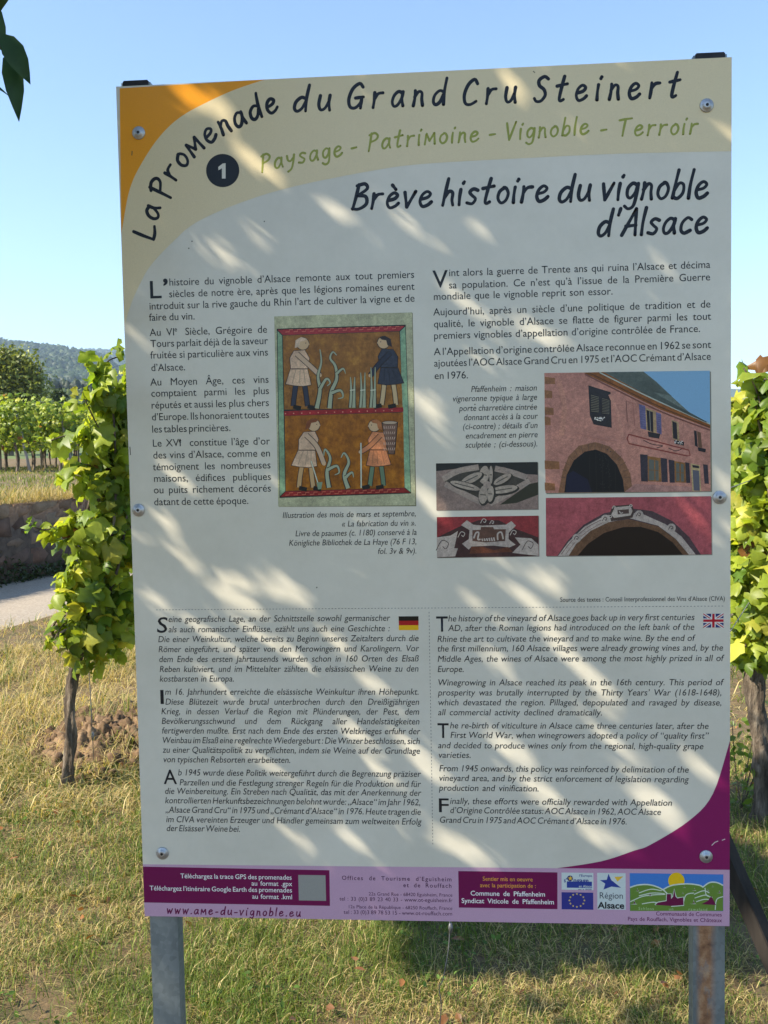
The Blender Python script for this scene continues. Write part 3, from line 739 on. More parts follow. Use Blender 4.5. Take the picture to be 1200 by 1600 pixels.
# --- posts, caps, rivets
def box(bm, c, du, dn, dv):
    vs = [bm.verts.new(c + PU * a * du + PN * b_ * dn + PV * e * dv) for a in (-1, 1) for b_ in (-1, 1) for e in (-1, 1)]
    for f in ((0, 1, 3, 2), (4, 6, 7, 5), (0, 4, 5, 1), (2, 3, 7, 6), (0, 2, 6, 4), (1, 5, 7, 3)): bm.faces.new([vs[i] for i in f])
def post(px0, px1, rust):
    u0, _ = on_panel(px0, 1445); u1, _ = on_panel(px1, 1445); uc, du = (u0 + u1) / 2, (u1 - u0) / 2
    top = hh + .006; bot = -PC[2] - .25
    bm = bmesh.new(); pr = [(-du, -.0045), (du, -.0045), (du, -.032), (du - .004, -.032), (du - .004, -.010), (-du + .004, -.010), (-du + .004, -.032), (-du, -.032)]
    a = [bm.verts.new(P3(uc + x, bot, l_)) for x, l_ in pr]; b_ = [bm.verts.new(P3(uc + x, top, l_)) for x, l_ in pr]
    for i in range(8): bm.faces.new([a[i], a[(i + 1) % 8], b_[(i + 1) % 8], b_[i]])
    bm.faces.new(a[::-1]); bm.faces.new(b_)
    bmesh.ops.recalc_face_normals(bm, faces=bm.faces[:])
    o = bm_obj('post', bm, M_GALV_RUST if rust else M_GALV, BOARD)
    bm = bmesh.new(); box(bm, P3(uc, top - .0022, -.018), du * .88, .016, .0048); bmesh.ops.recalc_face_normals(bm, faces=bm.faces[:])
    bmesh.ops.bevel(bm, geom=bm.edges[:], offset=.0012, segments=2, affect='EDGES'); bm_obj('post_cap', bm, M_DARK, o)
    return o
post(233, 276, False); post(1084, 1134, True)
for x, y in ((217, 208), (1104, 165), (215, 797), (1124, 777), (254, 1333), (1103, 1338)):
    u, v = on_panel(x, y); u = max(-hw + .012, min(hw - .012, u)); bm = bmesh.new(); prof = [(.0092, .0004), (.0092, .0014), (.0082, .0020), (.0060, .0022), (.0052, .0040), (.0030, .0046), (.0016, .0044)]
    rings = []
    for r, h in prof: rings.append([bm.verts.new(P3(u + r * math.cos(a * math.pi / 12), v + r * math.sin(a * math.pi / 12), h)) for a in range(24)])
    for a_, b_ in zip(rings[:-1], rings[1:]):
        for i in range(24): bm.faces.new([a_[i], a_[(i + 1) % 24], b_[(i + 1) % 24], b_[i]])
    o = bm_obj('rivet', bm, M_RIVET, BOARD, True)
    bm = bmesh.new(); bm.faces.new([bm.verts.new(P3(u + .0021 * math.cos(a * math.pi / 6), v + .0021 * math.sin(a * math.pi / 6), .0046)) for a in range(12)]); bm_obj('rivet_hole', bm, M_DARK, o)

# --- printing: flat inks on the sheet
class Print:
    def __init__(s, base=.0003): s.bm = bmesh.new(); s.lay = s.bm.verts.layers.float_color.new('col'); s.z = base; s.mats = [M_INK]
    def uvpoly(s, pts, col, mat=None, lift=None):
        s.z += .0000015
        l_ = s.z if lift is None else lift
        vs = []
        for u, v in pts:
            w = s.bm.verts.new(P3(max(-hw, min(hw, u)), max(-hh, min(hh, v)), l_)); w[s.lay] = (*col, 1); vs.append(w)
        try: f = s.bm.faces.new(vs)
        except ValueError: return
        f.normal_update()
        if f.normal.dot(Vector(PN.tolist())) < 0: f.normal_flip()
        if mat is not None:
            if mat not in s.mats: s.mats.append(mat)
            f.material_index = s.mats.index(mat)
    def poly(s, px, col, mat=None): s.uvpoly([on_panel(x, y) for x, y in px], col, mat)
    def rect(s, x0, y0, x1, y1, col, mat=None):        # corners read at (x0,y0) and (x1,y1), squared up on the sheet
        a, b_ = on_panel(x0, y0), on_panel(x1, y1); s.uvpoly([(a[0], a[1]), (b_[0], a[1]), (b_[0], b_[1]), (a[0], b_[1])], col, mat)
    def disc(s, x, y, r, col, mat=None, n=28, ry=None):
        ry = r if ry is None else ry
        s.poly([(x + r * math.cos(i * 2 * math.pi / n), y + ry * math.sin(i * 2 * math.pi / n)) for i in range(n)], col, mat)
    def line(s, px, w, col, mat=None, smooth=True, taper=False):
        q = smooth_path(np.array(px, float), 6) if smooth and len(px) > 2 else np.array(px, float)
        s.z += .0000015
        l_ = s.z; L_, R_ = [], []
        for i in range(len(q)):
            t_ = q[min(i + 1, len(q) - 1)] - q[max(i - 1, 0)]; t_ = t_ / (np.linalg.norm(t_) + 1e-9); n_ = np.array([-t_[1], t_[0]])
            ww = w / 2 * ((1 - .8 * i / (len(q) - 1)) if taper else 1)
            for arr, sg in ((L_, 1), (R_, -1)):
                u, v = on_panel(*(q[i] + n_ * ww * sg)); vt = s.bm.verts.new(P3(max(-hw, min(hw, u)), v, l_)); vt[s.lay] = (*col, 1); arr.append(vt)
        mi_ = 0
        if mat is not None:
            if mat not in s.mats: s.mats.append(mat)
            mi_ = s.mats.index(mat)
        for i in range(len(q) - 1):
            f = s.bm.faces.new([L_[i], L_[i + 1], R_[i + 1], R_[i]]); f.normal_update()
            if f.normal.dot(Vector(PN.tolist())) < 0: f.normal_flip()
            f.material_index = mi_
    def build(s, name, label=None):
        o = bm_obj(name, s.bm, s.mats, PANEL)
        if label: o['label'] = label
        return o

# --- typeset text from Blender's built-in font
GC = {}
def dims(s, off):
    c = bpy.data.curves.new('glyph', 'FONT'); c.body = s; c.resolution_u = 3; c.offset = off
    o = bpy.data.objects.new('glyph', c); COL.objects.link(o); bpy.context.view_layer.update()
    me = bpy.data.meshes.new_from_object(o.evaluated_get(bpy.context.evaluated_depsgraph_get()))
    n_ = len(me.vertices); co = np.zeros(n_ * 3, np.float32); me.vertices.foreach_get('co', co); co = co.reshape(-1, 3)
    fs = [tuple(p.vertices) for p in me.polygons]
    bpy.data.objects.remove(o); bpy.data.curves.remove(c); bpy.data.meshes.remove(me)
    return co, fs
def glyph(ch, off):
    if ch in 'M1': off = 0.0
    if (ch, off) not in GC:
        if ('|', off) not in GC:
            c2, _ = dims('||', off); GC[('|', off)] = (c2, [], float(np.ptp(c2[:, 0])))
        ref = GC[('|', off)][2]
        if ch == ' ': co, fs = np.zeros((0, 3)), []
        else: co, fs = dims(ch, off)
        c3, _ = dims('|' + ch + '|', off); GC[(ch, off)] = (co, fs, float(np.ptp(c3[:, 0]) - ref))
    return GC[(ch, off)]
CAP = .682
class Text:
    def __init__(s, col, lift=.00022): s.v, s.f, s.n, s.col, s.lift = [], {}, 0, col, lift
    def put(s, text, u, v, sx, sy, shear=0.0, off=.004, track=0.0):
        for ch in text:
            co, fs, adv = glyph(ch, off)
            if len(co):
                A = np.stack([u + sx * co[:, 0] + shear * sy * co[:, 1], v + sy * co[:, 1]], -1)
                s.v.append(PC + A[:, :1] * PU + A[:, 1:2] * PV + PN * s.lift)
                for f in fs: s.f.setdefault(len(f), []).append([i + s.n for i in f])
                s.n += len(co)
            u += sx * (adv + track)
        return u
    def width(s, text, off, track=0.0): return sum(glyph(c, off)[2] + track for c in text)
    def lines(s, rows, cap_px, italic=False, off=.004, track=0.0, kmax=.98):
        """rows: (x0, y0, x1, text): baseline from (x0,y0), set to end at x1"""
        ks = []
        prep = []
        for x0, y0, x1, tx in rows:
            u0, v0 = on_panel(x0, y0); u1, _ = on_panel(x1, y0)
            _, vt = on_panel(x0, y0 - cap_px); sy = (vt - v0) / CAP
            words = tx.split(' '); ww = sum(s.width(w_, off, track) for w_ in words); sp = .30 * (len(words) - 1)
            ks.append((u1 - u0) / ((ww + sp) * sy)); prep.append((u0, v0, u1, sy, words, ww))
        kb = min(kmax, float(np.median(ks)))
        for u0, v0, u1, sy, words, ww in prep:
            k_ = min(kb, (u1 - u0) / ((ww + .14 * (len(words) - 1)) * sy)); sx = k_ * sy
            gap = ((u1 - u0) - ww * sx) / (len(words) - 1) if len(words) > 1 else 0
            if len(words) == 1: sx = min((u1 - u0) / ww, sy * 1.1)
            u = u0
            for w_ in words: u = s.put(w_, u, v0, sx, sy, .16 if italic else 0, off, track) + gap
    def big(s, ch, x0, y0, x1, y1, italic=False, off=.004):
        co, _, adv = glyph(ch, off); u0, v0 = on_panel(x0, y1); u1, v1 = on_panel(x1, y0)
        sx = (u1 - u0) / np.ptp(co[:, 0]); sy = (v1 - v0) / np.ptp(co[:, 1])
        s.put(ch, u0 - sx * co[:, 0].min(), v0 - sy * co[:, 1].min(), sx, sy, .12 if italic else 0, off)
    def build(s, name, label=None):
        o = mesh_np(name, np.concatenate(s.v), [np.array(f) for f in s.f.values()], M_INK, np.tile(s.col, (s.n, 1)), PANEL)
        if label: o['label'] = label
        return o
BLK = np.array([.018, .019, .022])

# bands of colour
p = Print(.00008)
p.poly([(187, 138), (424, 123), (370, 139), (328, 157.5), (282.5, 182.5), (249, 214), (220, 257.5), (203, 295), (194, 340), (186, 380)], ink(196, 132, 30, 1.5)); p.build('corner_band', 'orange printed corner at upper left')
def dense(pts, sub=5): return [tuple(q) for q in smooth_path(np.array(pts, float), sub)]
up_e = dense([(424, 121), (370, 139), (328, 157.5), (282.5, 182.5), (249, 214), (220, 257.5), (203, 295), (193, 345), (185, 400)])
lo_e = dense([(192, 540), (196, 505), (206, 472), (219, 443), (236, 414), (270, 378), (307.5, 347), (378.4, 315.8), (461.7, 290.8), (586.7, 265.8), (670, 255.4), (833, 246.4), (971, 240), (1150, 236)])
p = Print(.00011)
p.poly(up_e + [(183, 540)] + lo_e + [(1150, 85)], ink(178, 168, 146, 1.6)); 
for q in ([(206.5, 236), (206, 243)], [(203, 698), (204, 711)], [(1112, 1321), (1117, 1316), (1122, 1314)], [(1128, 1313), (1133, 1311)], [(833, 111), (836, 114)]): p.line(q, 1.3, ink(70, 66, 58) if q[0][0] < 1000 else ink(190, 176, 184), smooth=False)
for q in ((413, 346), (300, 377), (295, 388), (495, 918), (742, 632)): p.disc(*q, 1.2, ink(84, 82, 74), n=7)
p.build('header_band', 'beige curved header band')
p = Print(.00008)
p.poly(dense([(1150, 1140), (1141, 1157), (1114, 1240), (1077, 1282), (1016, 1320), (991, 1329), (938, 1346), (860, 1358)]) + [(860, 1372), (1150, 1372)], ink(108, 20, 78, 1.5)); p.build('corner_wedge', 'plum coloured corner at lower right')
p = Print(.00013)
a_, b_ = on_panel(228, 1350.5), on_panel(1137, 1359)
p.uvpoly([(-hw, a_[1]), (hw, b_[1]), (hw, -hh), (-hw, -hh)], ink(170, 138, 168, 1.35)); p.build('footer_band', 'lilac footer band')
p = Print(.00016); p.poly([(222, 1354), (514.7, 1359.7), (515.6, 1415.4), (222, 1410)], ink(92, 14, 66, 1.5)); p.rect(466, 1367, 509.5, 1407.5, ink(134, 134, 136)); p.build('footer_box', 'plum footer box on the left')
p = Print(.00016); p.poly([(716, 1361), (871, 1363), (871, 1420.5), (717, 1418)], ink(92, 14, 66, 1.5)); p.build('footer_box', 'plum footer box in the middle')

# --- hand lettering
HG = {
 'L': [[(.12, 1), (.05, .5), (0, 0)], [(0, 0), (.25, 0), (.5, .08)]],
 'a': [[(.42, .53), (.25, .6), (.08, .45), (.02, .2), (.1, .02), (.25, .05), (.4, .3), (.44, .55)], [(.44, .58), (.42, .3), (.49, .02)]],
 'P': [[(.12, 1), (.07, .5), (0, -.05)], [(.0, .9), (.3, 1.0), (.5, .82), (.4, .6), (.08, .48)]],
 'r': [[(.05, .6), (.06, .3), (.04, 0)], [(.06, .35), (.2, .55), (.4, .58)]],
 'o': [[(.25, .6), (.06, .45), (.03, .18), (.18, 0), (.36, .1), (.42, .36), (.32, .56), (.22, .6)]],
 'M': [[(0, 0), (.06, .62)], [(.06, .62), (.26, .2)], [(.26, .2), (.5, .64)], [(.5, .64), (.58, 0)]],
 'e': [[(.06, .30), (.3, .36), (.4, .5), (.25, .6), (.08, .46), (.03, .2), (.15, 0), (.35, .05), (.48, .17)]],
 'n': [[(.05, .6), (.06, .3), (.03, 0)], [(.05, .35), (.2, .56), (.34, .5), (.36, .25), (.42, 0)]],
 'd': [[(.42, .5), (.25, .56), (.06, .38), (.03, .12), (.15, 0), (.32, .12), (.43, .4)], [(.5, 1.05), (.45, .5), (.47, 0)]],
 'u': [[(.05, .6), (.03, .25), (.12, .03), (.28, .08), (.4, .35)], [(.42, .6), (.41, .3), (.47, 0)]],
 'G': [[(.58, .85), (.42, 1), (.15, .8), (.02, .4), (.1, .08), (.32, .02), (.52, .2), (.57, .42)], [(.3, .42), (.64, .45)], [(.57, .42), (.56, 0)]],
 'C': [[(.55, .82), (.4, 1), (.15, .8), (.02, .4), (.1, .06), (.32, 0), (.56, .12)]],
 'S': [[(.52, .9), (.34, 1), (.12, .86), (.16, .65), (.38, .48), (.46, .25), (.3, .03), (.1, .02), (0, .14)]],
 't': [[(.28, .98), (.2, .5), (.16, .1), (.22, 0), (.34, .06)], [(0, .6), (.44, .68)]],
 'i': [[(.05, .6), (.04, .3), (.06, 0)], [(.12, .84), (.15, .9)]],
 'V': [[(0, 1), (.2, 0)], [(.2, 0), (.52, 1.05)]],
 'g': [[(.4, .52), (.22, .6), (.05, .42), (.06, .15), (.2, .05), (.36, .25), (.41, .55)], [(.43, .58), (.42, .1), (.36, -.25), (.18, -.35), (.02, -.25)]],
 'b': [[(.1, 1.05), (.05, .5), (.02, .02)], [(.04, .3), (.2, .56), (.38, .5), (.4, .2), (.22, 0), (.04, .05)]],
 'l': [[(.1, 1.05), (.05, .5), (.06, 0)]],
 'y': [[(.02, .6), (.06, .35), (.2, .25), (.36, .4)], [(.44, .6), (.38, .2), (.26, -.2), (.05, -.35)]],
 's': [[(.4, .54), (.22, .6), (.08, .48), (.2, .34), (.35, .2), (.24, .02), (.02, .06)]],
 'T': [[(-.05, .92), (.3, .98), (.64, 1.02)], [(.3, .98), (.26, .5), (.24, 0)]],
 'B': [[(.12, 1), (.07, .5), (0, 0)], [(.05, .95), (.35, 1.02), (.47, .82), (.12, .55)], [(.12, .55), (.45, .5), (.52, .2), (.25, 0), (-.02, .02)]],
 'v': [[(0, .6), (.15, 0)], [(.15, 0), (.42, .62)]],
 'h': [[(.12, 1.05), (.06, .5), (.02, 0)], [(.05, .3), (.2, .54), (.36, .48), (.37, .2), (.43, 0)]],
 "'": [[(.1, 1.05), (.05, .8)]], 'A': [[(0, 0), (.44, 1.02)], [(.44, 1.02), (.54, 0)], [(.12, .35), (.52, .38)]],
 'c': [[(.42, .52), (.25, .6), (.06, .4), (.05, .12), (.2, 0), (.42, .1)]],
 'w': [[(0, .6), (.12, 0)], [(.12, 0), (.28, .5)], [(.28, .5), (.42, 0)], [(.42, 0), (.62, .62)]],
 '.': [[(.04, .02), (.07, .06)]], '-': [[(.02, .3), (.3, .32)]],
}
HG['è'] = HG['e'] + [[(.14, .92), (.3, .74)]]
def hand(bag, text, path_px, cap_px, w_px, col, shear=.13, gap=.26, lift=.00018):
    """letters drawn with a round pen along a baseline path"""
    path = smooth_path(np.array(path_px, float), 12) if len(path_px) > 2 else np.array(path_px, float)
    path = np.array([on_panel(*q) for q in path]); seg = np.linalg.norm(np.diff(path, axis=0), axis=1); cum = np.concatenate([[0], np.cumsum(seg)])
    cap = cap_px * PW / 942.0; wd_ = w_px * PW / 942.0 / 2
    adv = [max(x for st in HG[c] for x, _ in st) + gap for c in text]; tot = sum(adv) - gap; k = cum[-1] / tot; x = 0
    for c, a in zip(text, adv):
        for st in HG[c]:
            q = smooth_path(np.array(st, float), 5) if len(st) > 2 else smooth_path(np.array(st, float), 4)
            pts = []
            for gx_, gy_ in q:
                s_ = (x + gx_ + shear * gy_) * k; h = gy_ * cap
                s0 = min(max(s_, 0), cum[-1]); ext = s_ - s0; i = min(np.searchsorted(cum, s0, 'right') - 1, len(seg) - 1)
                t_ = (path[i + 1] - path[i]) / seg[i]; b_ = path[i] + t_ * (s0 - cum[i] + ext); pts.append(b_ + np.array([-t_[1], t_[0]]) * h)
            pts = np.array(pts); m = len(pts); V, Q, T = [], [], []
            ww = wd_ * (1 + .12 * np.sin(np.linspace(0, 5, m) + x))
            for i in range(m):
                t_ = pts[min(i + 1, m - 1)] - pts[max(i - 1, 0)]; t_ /= np.linalg.norm(t_) + 1e-9; n_ = np.array([-t_[1], t_[0]])
                V += [(*(pts[i] + n_ * ww[i]), 0), (*pts[i], .00003), (*(pts[i] - n_ * ww[i]), 0)]
            for i in range(m - 1):
                for s in (0, 1): Q.append((i * 3 + s, i * 3 + s + 1, i * 3 + s + 4, i * 3 + s + 3))
            for i, sg in ((0, -1), (m - 1, 1)):
                t_ = (pts[1] - pts[0]) if i == 0 else (pts[-1] - pts[-2]); t_ = t_ / (np.linalg.norm(t_) + 1e-9) * sg; n_ = np.array([-t_[1], t_[0]]) * (1 if sg > 0 else -1)
                prev = i * 3
                for a2 in np.linspace(0, math.pi, 7)[1:-1]:
                    V.append((*(pts[i] + (n_ * math.cos(a2) + t_ * math.sin(a2)) * ww[i]), 0)); T.append((i * 3 + 1, prev, len(V) - 1)); prev = len(V) - 1
                T.append((i * 3 + 1, prev, i * 3 + 2))
            V = np.array(V); bag.add(PC + V[:, :1] * PU + V[:, 1:2] * PV + (V[:, 2:] + lift + .000002 * (bag.n % 11)) * PN, Q, T, col)
        x += a
NAVY = np.array([.010, .011, .016])
def za(x, y): return (170 + x * .41667, 70 + y * .41667)
def zb(x, y): return (650 + x * .4583, 70 + y * .4583)
tl = Bag()
hand(tl, 'La', [za(168, 730), za(176, 690), za(186, 645), za(194, 612)], 34, 5.0, NAVY, 0.02)
hand(tl, 'ProMenade', [za(228, 572), za(240, 535), za(262, 490), za(300, 442), za(345, 397), za(390, 362), za(440, 332), za(500, 303), za(560, 275), za(636, 247)], 35, 5.0, NAVY, .04)
hand(tl, 'du', [za(692, 250), za(828, 245)], 37, 5.0, NAVY, .13, .42)
hand(tl, 'Grand', [za(895, 240), (694, 163)], 37, 5.0, NAVY, .13, .42)
hand(tl, 'Cru', [zb(160, 205), zb(338, 196)], 37, 5.0, NAVY, .13, .42)
hand(tl, 'Steinert', [zb(402, 195), zb(893, 178)], 37, 5.0, NAVY, .13, .42)
tl.build('title_lettering', M_INK, PANEL)['label'] = 'dark handwritten trail name arching over the header'
OL = ink(128, 134, 62, 1.35); tl = Bag()
hand(tl, 'Paysage', [za(575, 475), za(740, 440), za(875, 416)], 25, 3.3, OL)
hand(tl, '-', [(549, 240), (557, 238.5)], 25, 3.3, OL)
hand(tl, 'PatriMoine', [za(975, 396), (660, 226), (747, 221)], 25, 3.3, OL)
hand(tl, '-', [(764, 219), (773, 218)], 25, 3.3, OL)
hand(tl, 'Vignoble', [(790, 219), (919, 209)], 25, 3.3, OL)
hand(tl, '-', [(938, 212), (947, 211)], 25, 3.3, OL)
hand(tl, 'Terroir', [(966, 212.5), (1088, 209)], 25, 3.3, OL)
tl.build('subtitle_lettering', M_INK, PANEL)['label'] = 'olive green handwritten subtitle'
tl = Bag()
hand(tl, 'Brève', [(551, 327), (673, 322)], 37, 5.2, NAVY, .16, .2)
hand(tl, 'histoire', [(691, 321), (855, 314)], 38, 5.2, NAVY, .16, .2)
hand(tl, 'du', [(872, 316), (921, 313)], 38, 5.2, NAVY, .16, .2)
hand(tl, 'vignoble', [(939, 312.5), (1104, 309)], 40, 5.2, NAVY, .16, .2)
hand(tl, "d'Alsace", [(933, 369), (1104, 363)], 38, 5.2, NAVY, .16, .2)
tl.build('heading_lettering', M_INK, PANEL)['label'] = 'dark handwritten heading'
tl = Bag(); hand(tl, 'www.aMe-du-vignoble.eu', [(261, 1427), (469, 1432)], 13, 2.0, ink(96, 20, 70, 1.2), .1, .34); tl.build('address_lettering', M_INK, PANEL)
# number badge
p = Print(.00016); p.disc(348, 266.5, 26, BLK * .6, n=40); p.build('number_badge', 'round black badge with a white 1')
p = Print(.0002); p.poly([(341, 261), (348, 255.5), (352.5, 255), (352.5, 279), (346.8, 279), (346.8, 263), (341.5, 266)], ink(190, 190, 190)); p.build('number_figure')

# --- text blocks
tx = Text(BLK)
tx.lines([(264, 446.4, 648, 'histoire du vignoble d’Alsace remonte aux tout premiers'), (264, 464.7, 648, 'siècles de notre ère, après que les légions romaines eurent'),
          (233, 483.8, 648.5, 'introduit sur la rive gauche du Rhin l’art de cultiver la vigne et de'), (233, 501.4, 305, 'faire du vin.'),
          (234, 525, 418, 'Au VI  Siècle, Grégoire de'), (235, 542.5, 419, 'Tours parlait déjà de la saveur'), (235, 560.4, 419.5, 'fruitée si particulière aux vins'), (236, 580, 290, 'd’Alsace.'),
          (235, 602.6, 420.5, 'Au Moyen Âge, ces vins'), (236, 620, 421, 'comptaient parmi les plus'), (236, 638.5, 421, 'réputés et aussi les plus chers'), (237, 657, 421, 'd’Europe. Ils honoraient toutes'), (237, 676, 361, 'les tables princières.'),
          (238, 698, 422, 'Le XVI  constitue l’âge d’or'), (239, 716.6, 423, 'des vins d’Alsace, comme en'), (239, 735, 423.5, 'témoignent les nombreuses'), (240, 753, 424, 'maisons, édifices publiques'), (240, 771, 424, 'ou puits richement décorés'), (240.5, 789.6, 389, 'datant de cette époque.')], 11.2, off=.001)
u, v = on_panel(272.5, 518); tx.put('e', u, v, .0088, .0096); u, v = on_panel(279, 691.5); tx.put('e', u, v, .0088, .0096)
tx.big('L', 235, 438.5, 252, 466.5, off=.006); tx.big('’', 255, 435, 262, 447, off=.03); tx.build('text_block', 'French text, left column')
tx = Text(BLK)
tx.lines([(701, 431.7, 1110, 'int alors la guerre de Trente ans qui ruina l’Alsace et décima'), (701, 450.8, 1110, 'sa population. Ce n’est qu’à l’issue de la Première Guerre'), (677, 468.8, 958, 'mondiale que le vignoble reprit son essor.'),
          (677, 493, 1110.5, 'Aujourd’hui, après un siècle d’une politique de tradition et de'), (677.5, 511.7, 1111, 'qualité, le vignoble d’Alsace se flatte de figurer parmi les tout'), (677.5, 530, 1094.6, 'premiers vignobles d’appellation d’origine contrôlée de France.'),
          (678, 555, 1111, 'A l’Appellation d’origine contrôlée Alsace reconnue en 1962 se sont'), (678, 573, 1111, 'ajoutées l’AOC Alsace Grand Cru en 1975 et l’AOC Crémant d’Alsace'), (678.5, 592.5, 732, 'en 1976.')], 11.2, off=.001)
tx.big('V', 676, 422, 699.6, 450, off=.006); tx.build('text_block', 'French text, right column')
tx = Text(BLK)
tx.lines([(441, 809.4, 650, 'Illustration des mois de mars et septembre,'), (533.5, 822.8, 650, '« La fabrication du vin ».'), (461, 838, 651, 'Livre de psaumes (c. 1180) conservé à la'), (451, 852.7, 651, 'Königliche Bibliothek de La Haye (76 F 13,'), (590, 865.5, 651, 'fol. 3v & 9v).')], 9, True, .002); tx.build('text_block', 'italic caption under the gold picture')
tx = Text(BLK)
tx.lines([(735.4, 612.5, 839, 'Pfaffenheim : maison'), (706.7, 627.5, 839, 'vigneronne typique à large'), (717, 642.5, 839, 'porte charretière cintrée'), (724, 656.7, 839.5, 'donnant accès à la cour'), (722.5, 671, 840, '(ci-contre) ; détails d’un'), (727, 685.4, 840, 'encadrement en pierre'), (726.7, 699.6, 840, 'sculptée ; (ci-dessous).')], 9.2, True, .002); tx.build('text_block', 'italic caption left of the house picture')
tx = Text(BLK); tx.lines([(875, 940.4, 1133, 'Source des textes : Conseil Interprofessionnel des Vins d’Alsace (CIVA)')], 7, False, .004); tx.build('text_block', 'source line')
tx = Text(BLK)
tx.lines([(262.6, 972, 609, 'eine geografische Lage, an der Schnittstelle sowohl germanischer'), (263, 988, 609, 'als auch romanischer Einflüsse, ezählt uns auch eine Geschichte :'), (246.5, 1003.4, 654, 'Die einer Weinkultur, welche bereits zu Beginn unseres Zeitalters durch die'),
          (247, 1019, 654, 'Römer eingeführt, und später von den Merowingern und Karolingern. Vor'), (248, 1034.5, 654, 'dem Ende des ersten Jahrtausends wurden schon in 160 Orten des Elsaß'), (248.7, 1050, 654, 'Reben kultiviert, und im Mittelalter zählten die elsässischen Weine zu den'), (249, 1065, 366, 'kostbarsten in Europa.'),
          (257.4, 1085.5, 654.5, 'm 16. Jahrhundert erreichte die elsässische Weinkultur ihren Höhepunkt.'), (257.7, 1101, 655, 'Diese Blütezeit wurde brutal unterbrochen durch den Dreißigjährigen'), (251.4, 1116, 655, 'Krieg, in dessen Verlauf die Region mit Plünderungen, der Pest, dem'), (252, 1131, 655.5, 'Bevölkerungsschwund und dem Rückgang aller Handelstätigkeiten'),
          (252.5, 1146, 656, 'fertigwerden mußte. Erst nach dem Ende des ersten Weltkrieges erfuhr der'), (253, 1161, 656, 'Weinbau im Elsaß eine regelrechte Wiedergeburt : Die Winzer beschlossen, sich'), (254, 1176, 656, 'zu einer Qualitätspolitik zu verpflichten, indem sie Weine auf der Grundlage'), (254.7, 1191, 454, 'von typischen Rebsorten erarbeiteten.'),
          (277.6, 1211.5, 657, 'b 1945 wurde diese Politik weitergeführt durch die Begrenzung präziser'), (280, 1227, 657, 'Parzellen und die Festlegung strenger Regeln für die Produktion und für'), (257, 1240.4, 657.5, 'die Weinbereitung. Ein Streben nach Qualität, das mit der Anerkennung der'), (257.5, 1255, 657, 'kontrollierten Herkunftsbezeichnungen belohnt wurde: „Alsace“ im Jahr 1962,'),
          (258, 1269.6, 657.5, '„Alsace Grand Cru“ in 1975 und „Crémant d’Alsace“ in 1976. Heute tragen die'), (259, 1284.6, 658, 'im CIVA vereinten Erzeuger und Händler gemeinsam zum weltweiten Erfolg'), (259.6, 1298.5, 375.5, 'der Elsässer Weine bei.')], 9.6, True, .001)
tx.big('S', 245, 964, 260, 989, True, .006); tx.big('I', 251, 1078, 255.5, 1100, False, .006); tx.big('A', 256, 1202.5, 276, 1225, False, .006); tx.build('text_block', 'German text')
tx = Text(BLK)
tx.lines([(699.6, 971, 1085, 'he history of the vineyard of Alsace goes back up in very first centuries'), (700, 986, 1084.7, 'AD, after the Roman legions had introduced on the left bank of the'), (682.5, 1003, 1084.6, 'Rhine the art to cultivate the vineyard and to make wine. By the end of'), (683, 1018, 1129.6, 'the first millennium, 160 Alsace villages were already growing vines and, by the'),
          (683, 1034, 1129.6, 'Middle Ages, the wines of Alsace were among the most highly prized in all of'), (683, 1050, 725, 'Europe.'), (683.5, 1071, 1129, 'Winegrowing in Alsace reached its peak in the 16th century. This period of'), (684, 1086.7, 1127.5, 'prosperity was brutally interrupted by the Thirty Years’ War (1618-1648),'),
          (684, 1102, 1127.5, 'which devastated the region. Pillaged, depopulated and ravaged by disease,'), (684, 1117.5, 941, 'all commercial activity declined dramatically.'), (702.5, 1138, 1107, 'he re-birth of viticulture in Alsace came three centuries later, after the'), (703, 1153, 1106.7, 'First World War, when winegrowers adopted a policy of “quality first”'),
          (684, 1169, 1099, 'and decided to produce wines only from the regional, high-quality grape'), (684.5, 1184, 736, 'varieties.'), (685.4, 1205, 1076, 'From 1945 onwards, this policy was reinforced by delimitation of the'), (685.4, 1220, 1075.5, 'vineyard area, and by the strict enforcement of legislation regarding'), (685.5, 1235.4, 842, 'production and vinification.'),
          (702.5, 1256, 1050, 'inally, these efforts were officially rewarded with Appellation'), (702.5, 1270.4, 1032.5, 'd’Origine Contrôlée status: AOC Alsace in 1962, AOC Alsace'), (686, 1285.4, 979.6, 'Grand Cru in 1975 and AOC Crémant d’Alsace in 1976.')], 9.6, True, .001)
tx.big('T', 681.7, 963, 699.6, 987, False, .006); tx.big('T', 683.8, 1130, 701, 1153, False, .006); tx.big('F', 686, 1247.5, 701, 1269, False, .006); tx.build('text_block', 'English text')
WH = ink(214, 206, 214, 1.4)
tx = Text(WH)
tx.lines([(282, 1372, 456, 'Téléchargez la trace GPS des promenades'), (393, 1383.5, 456.5, 'au format .gpx'), (234, 1391, 456.5, 'Téléchargez l’itinéraire Google Earth des promenades'), (394, 1404, 457, 'au format .kml')], 7.2, False, .004); tx.build('footer_text', 'white download lines')
PL = ink(70, 30, 70, 1.0)
tx = Text(PL)
tx.lines([(534, 1374.6, 707, 'Offices de Tourisme d’Eguisheim'), (630, 1386, 707, 'et de Rouffach')], 6.4, False, .008, .12); tx.lines([(576, 1399, 707, '22a Grand Rue - 68420 Eguisheim, France'), (543.6, 1419, 707, '12a Place de la République - 68250 Rouffach, France')], 5.2, False, 0)
tx.lines([(530.5, 1407, 707, 'tel : 33 (0)3 89 23 40 33 - www.ot-eguisheim.fr'), (537, 1427.7, 707, 'tel : 33 (0)3 89 78 53 15 - www.ot-rouffach.com')], 6, False, 0); tx.build('footer_text', 'dark tourist office addresses')
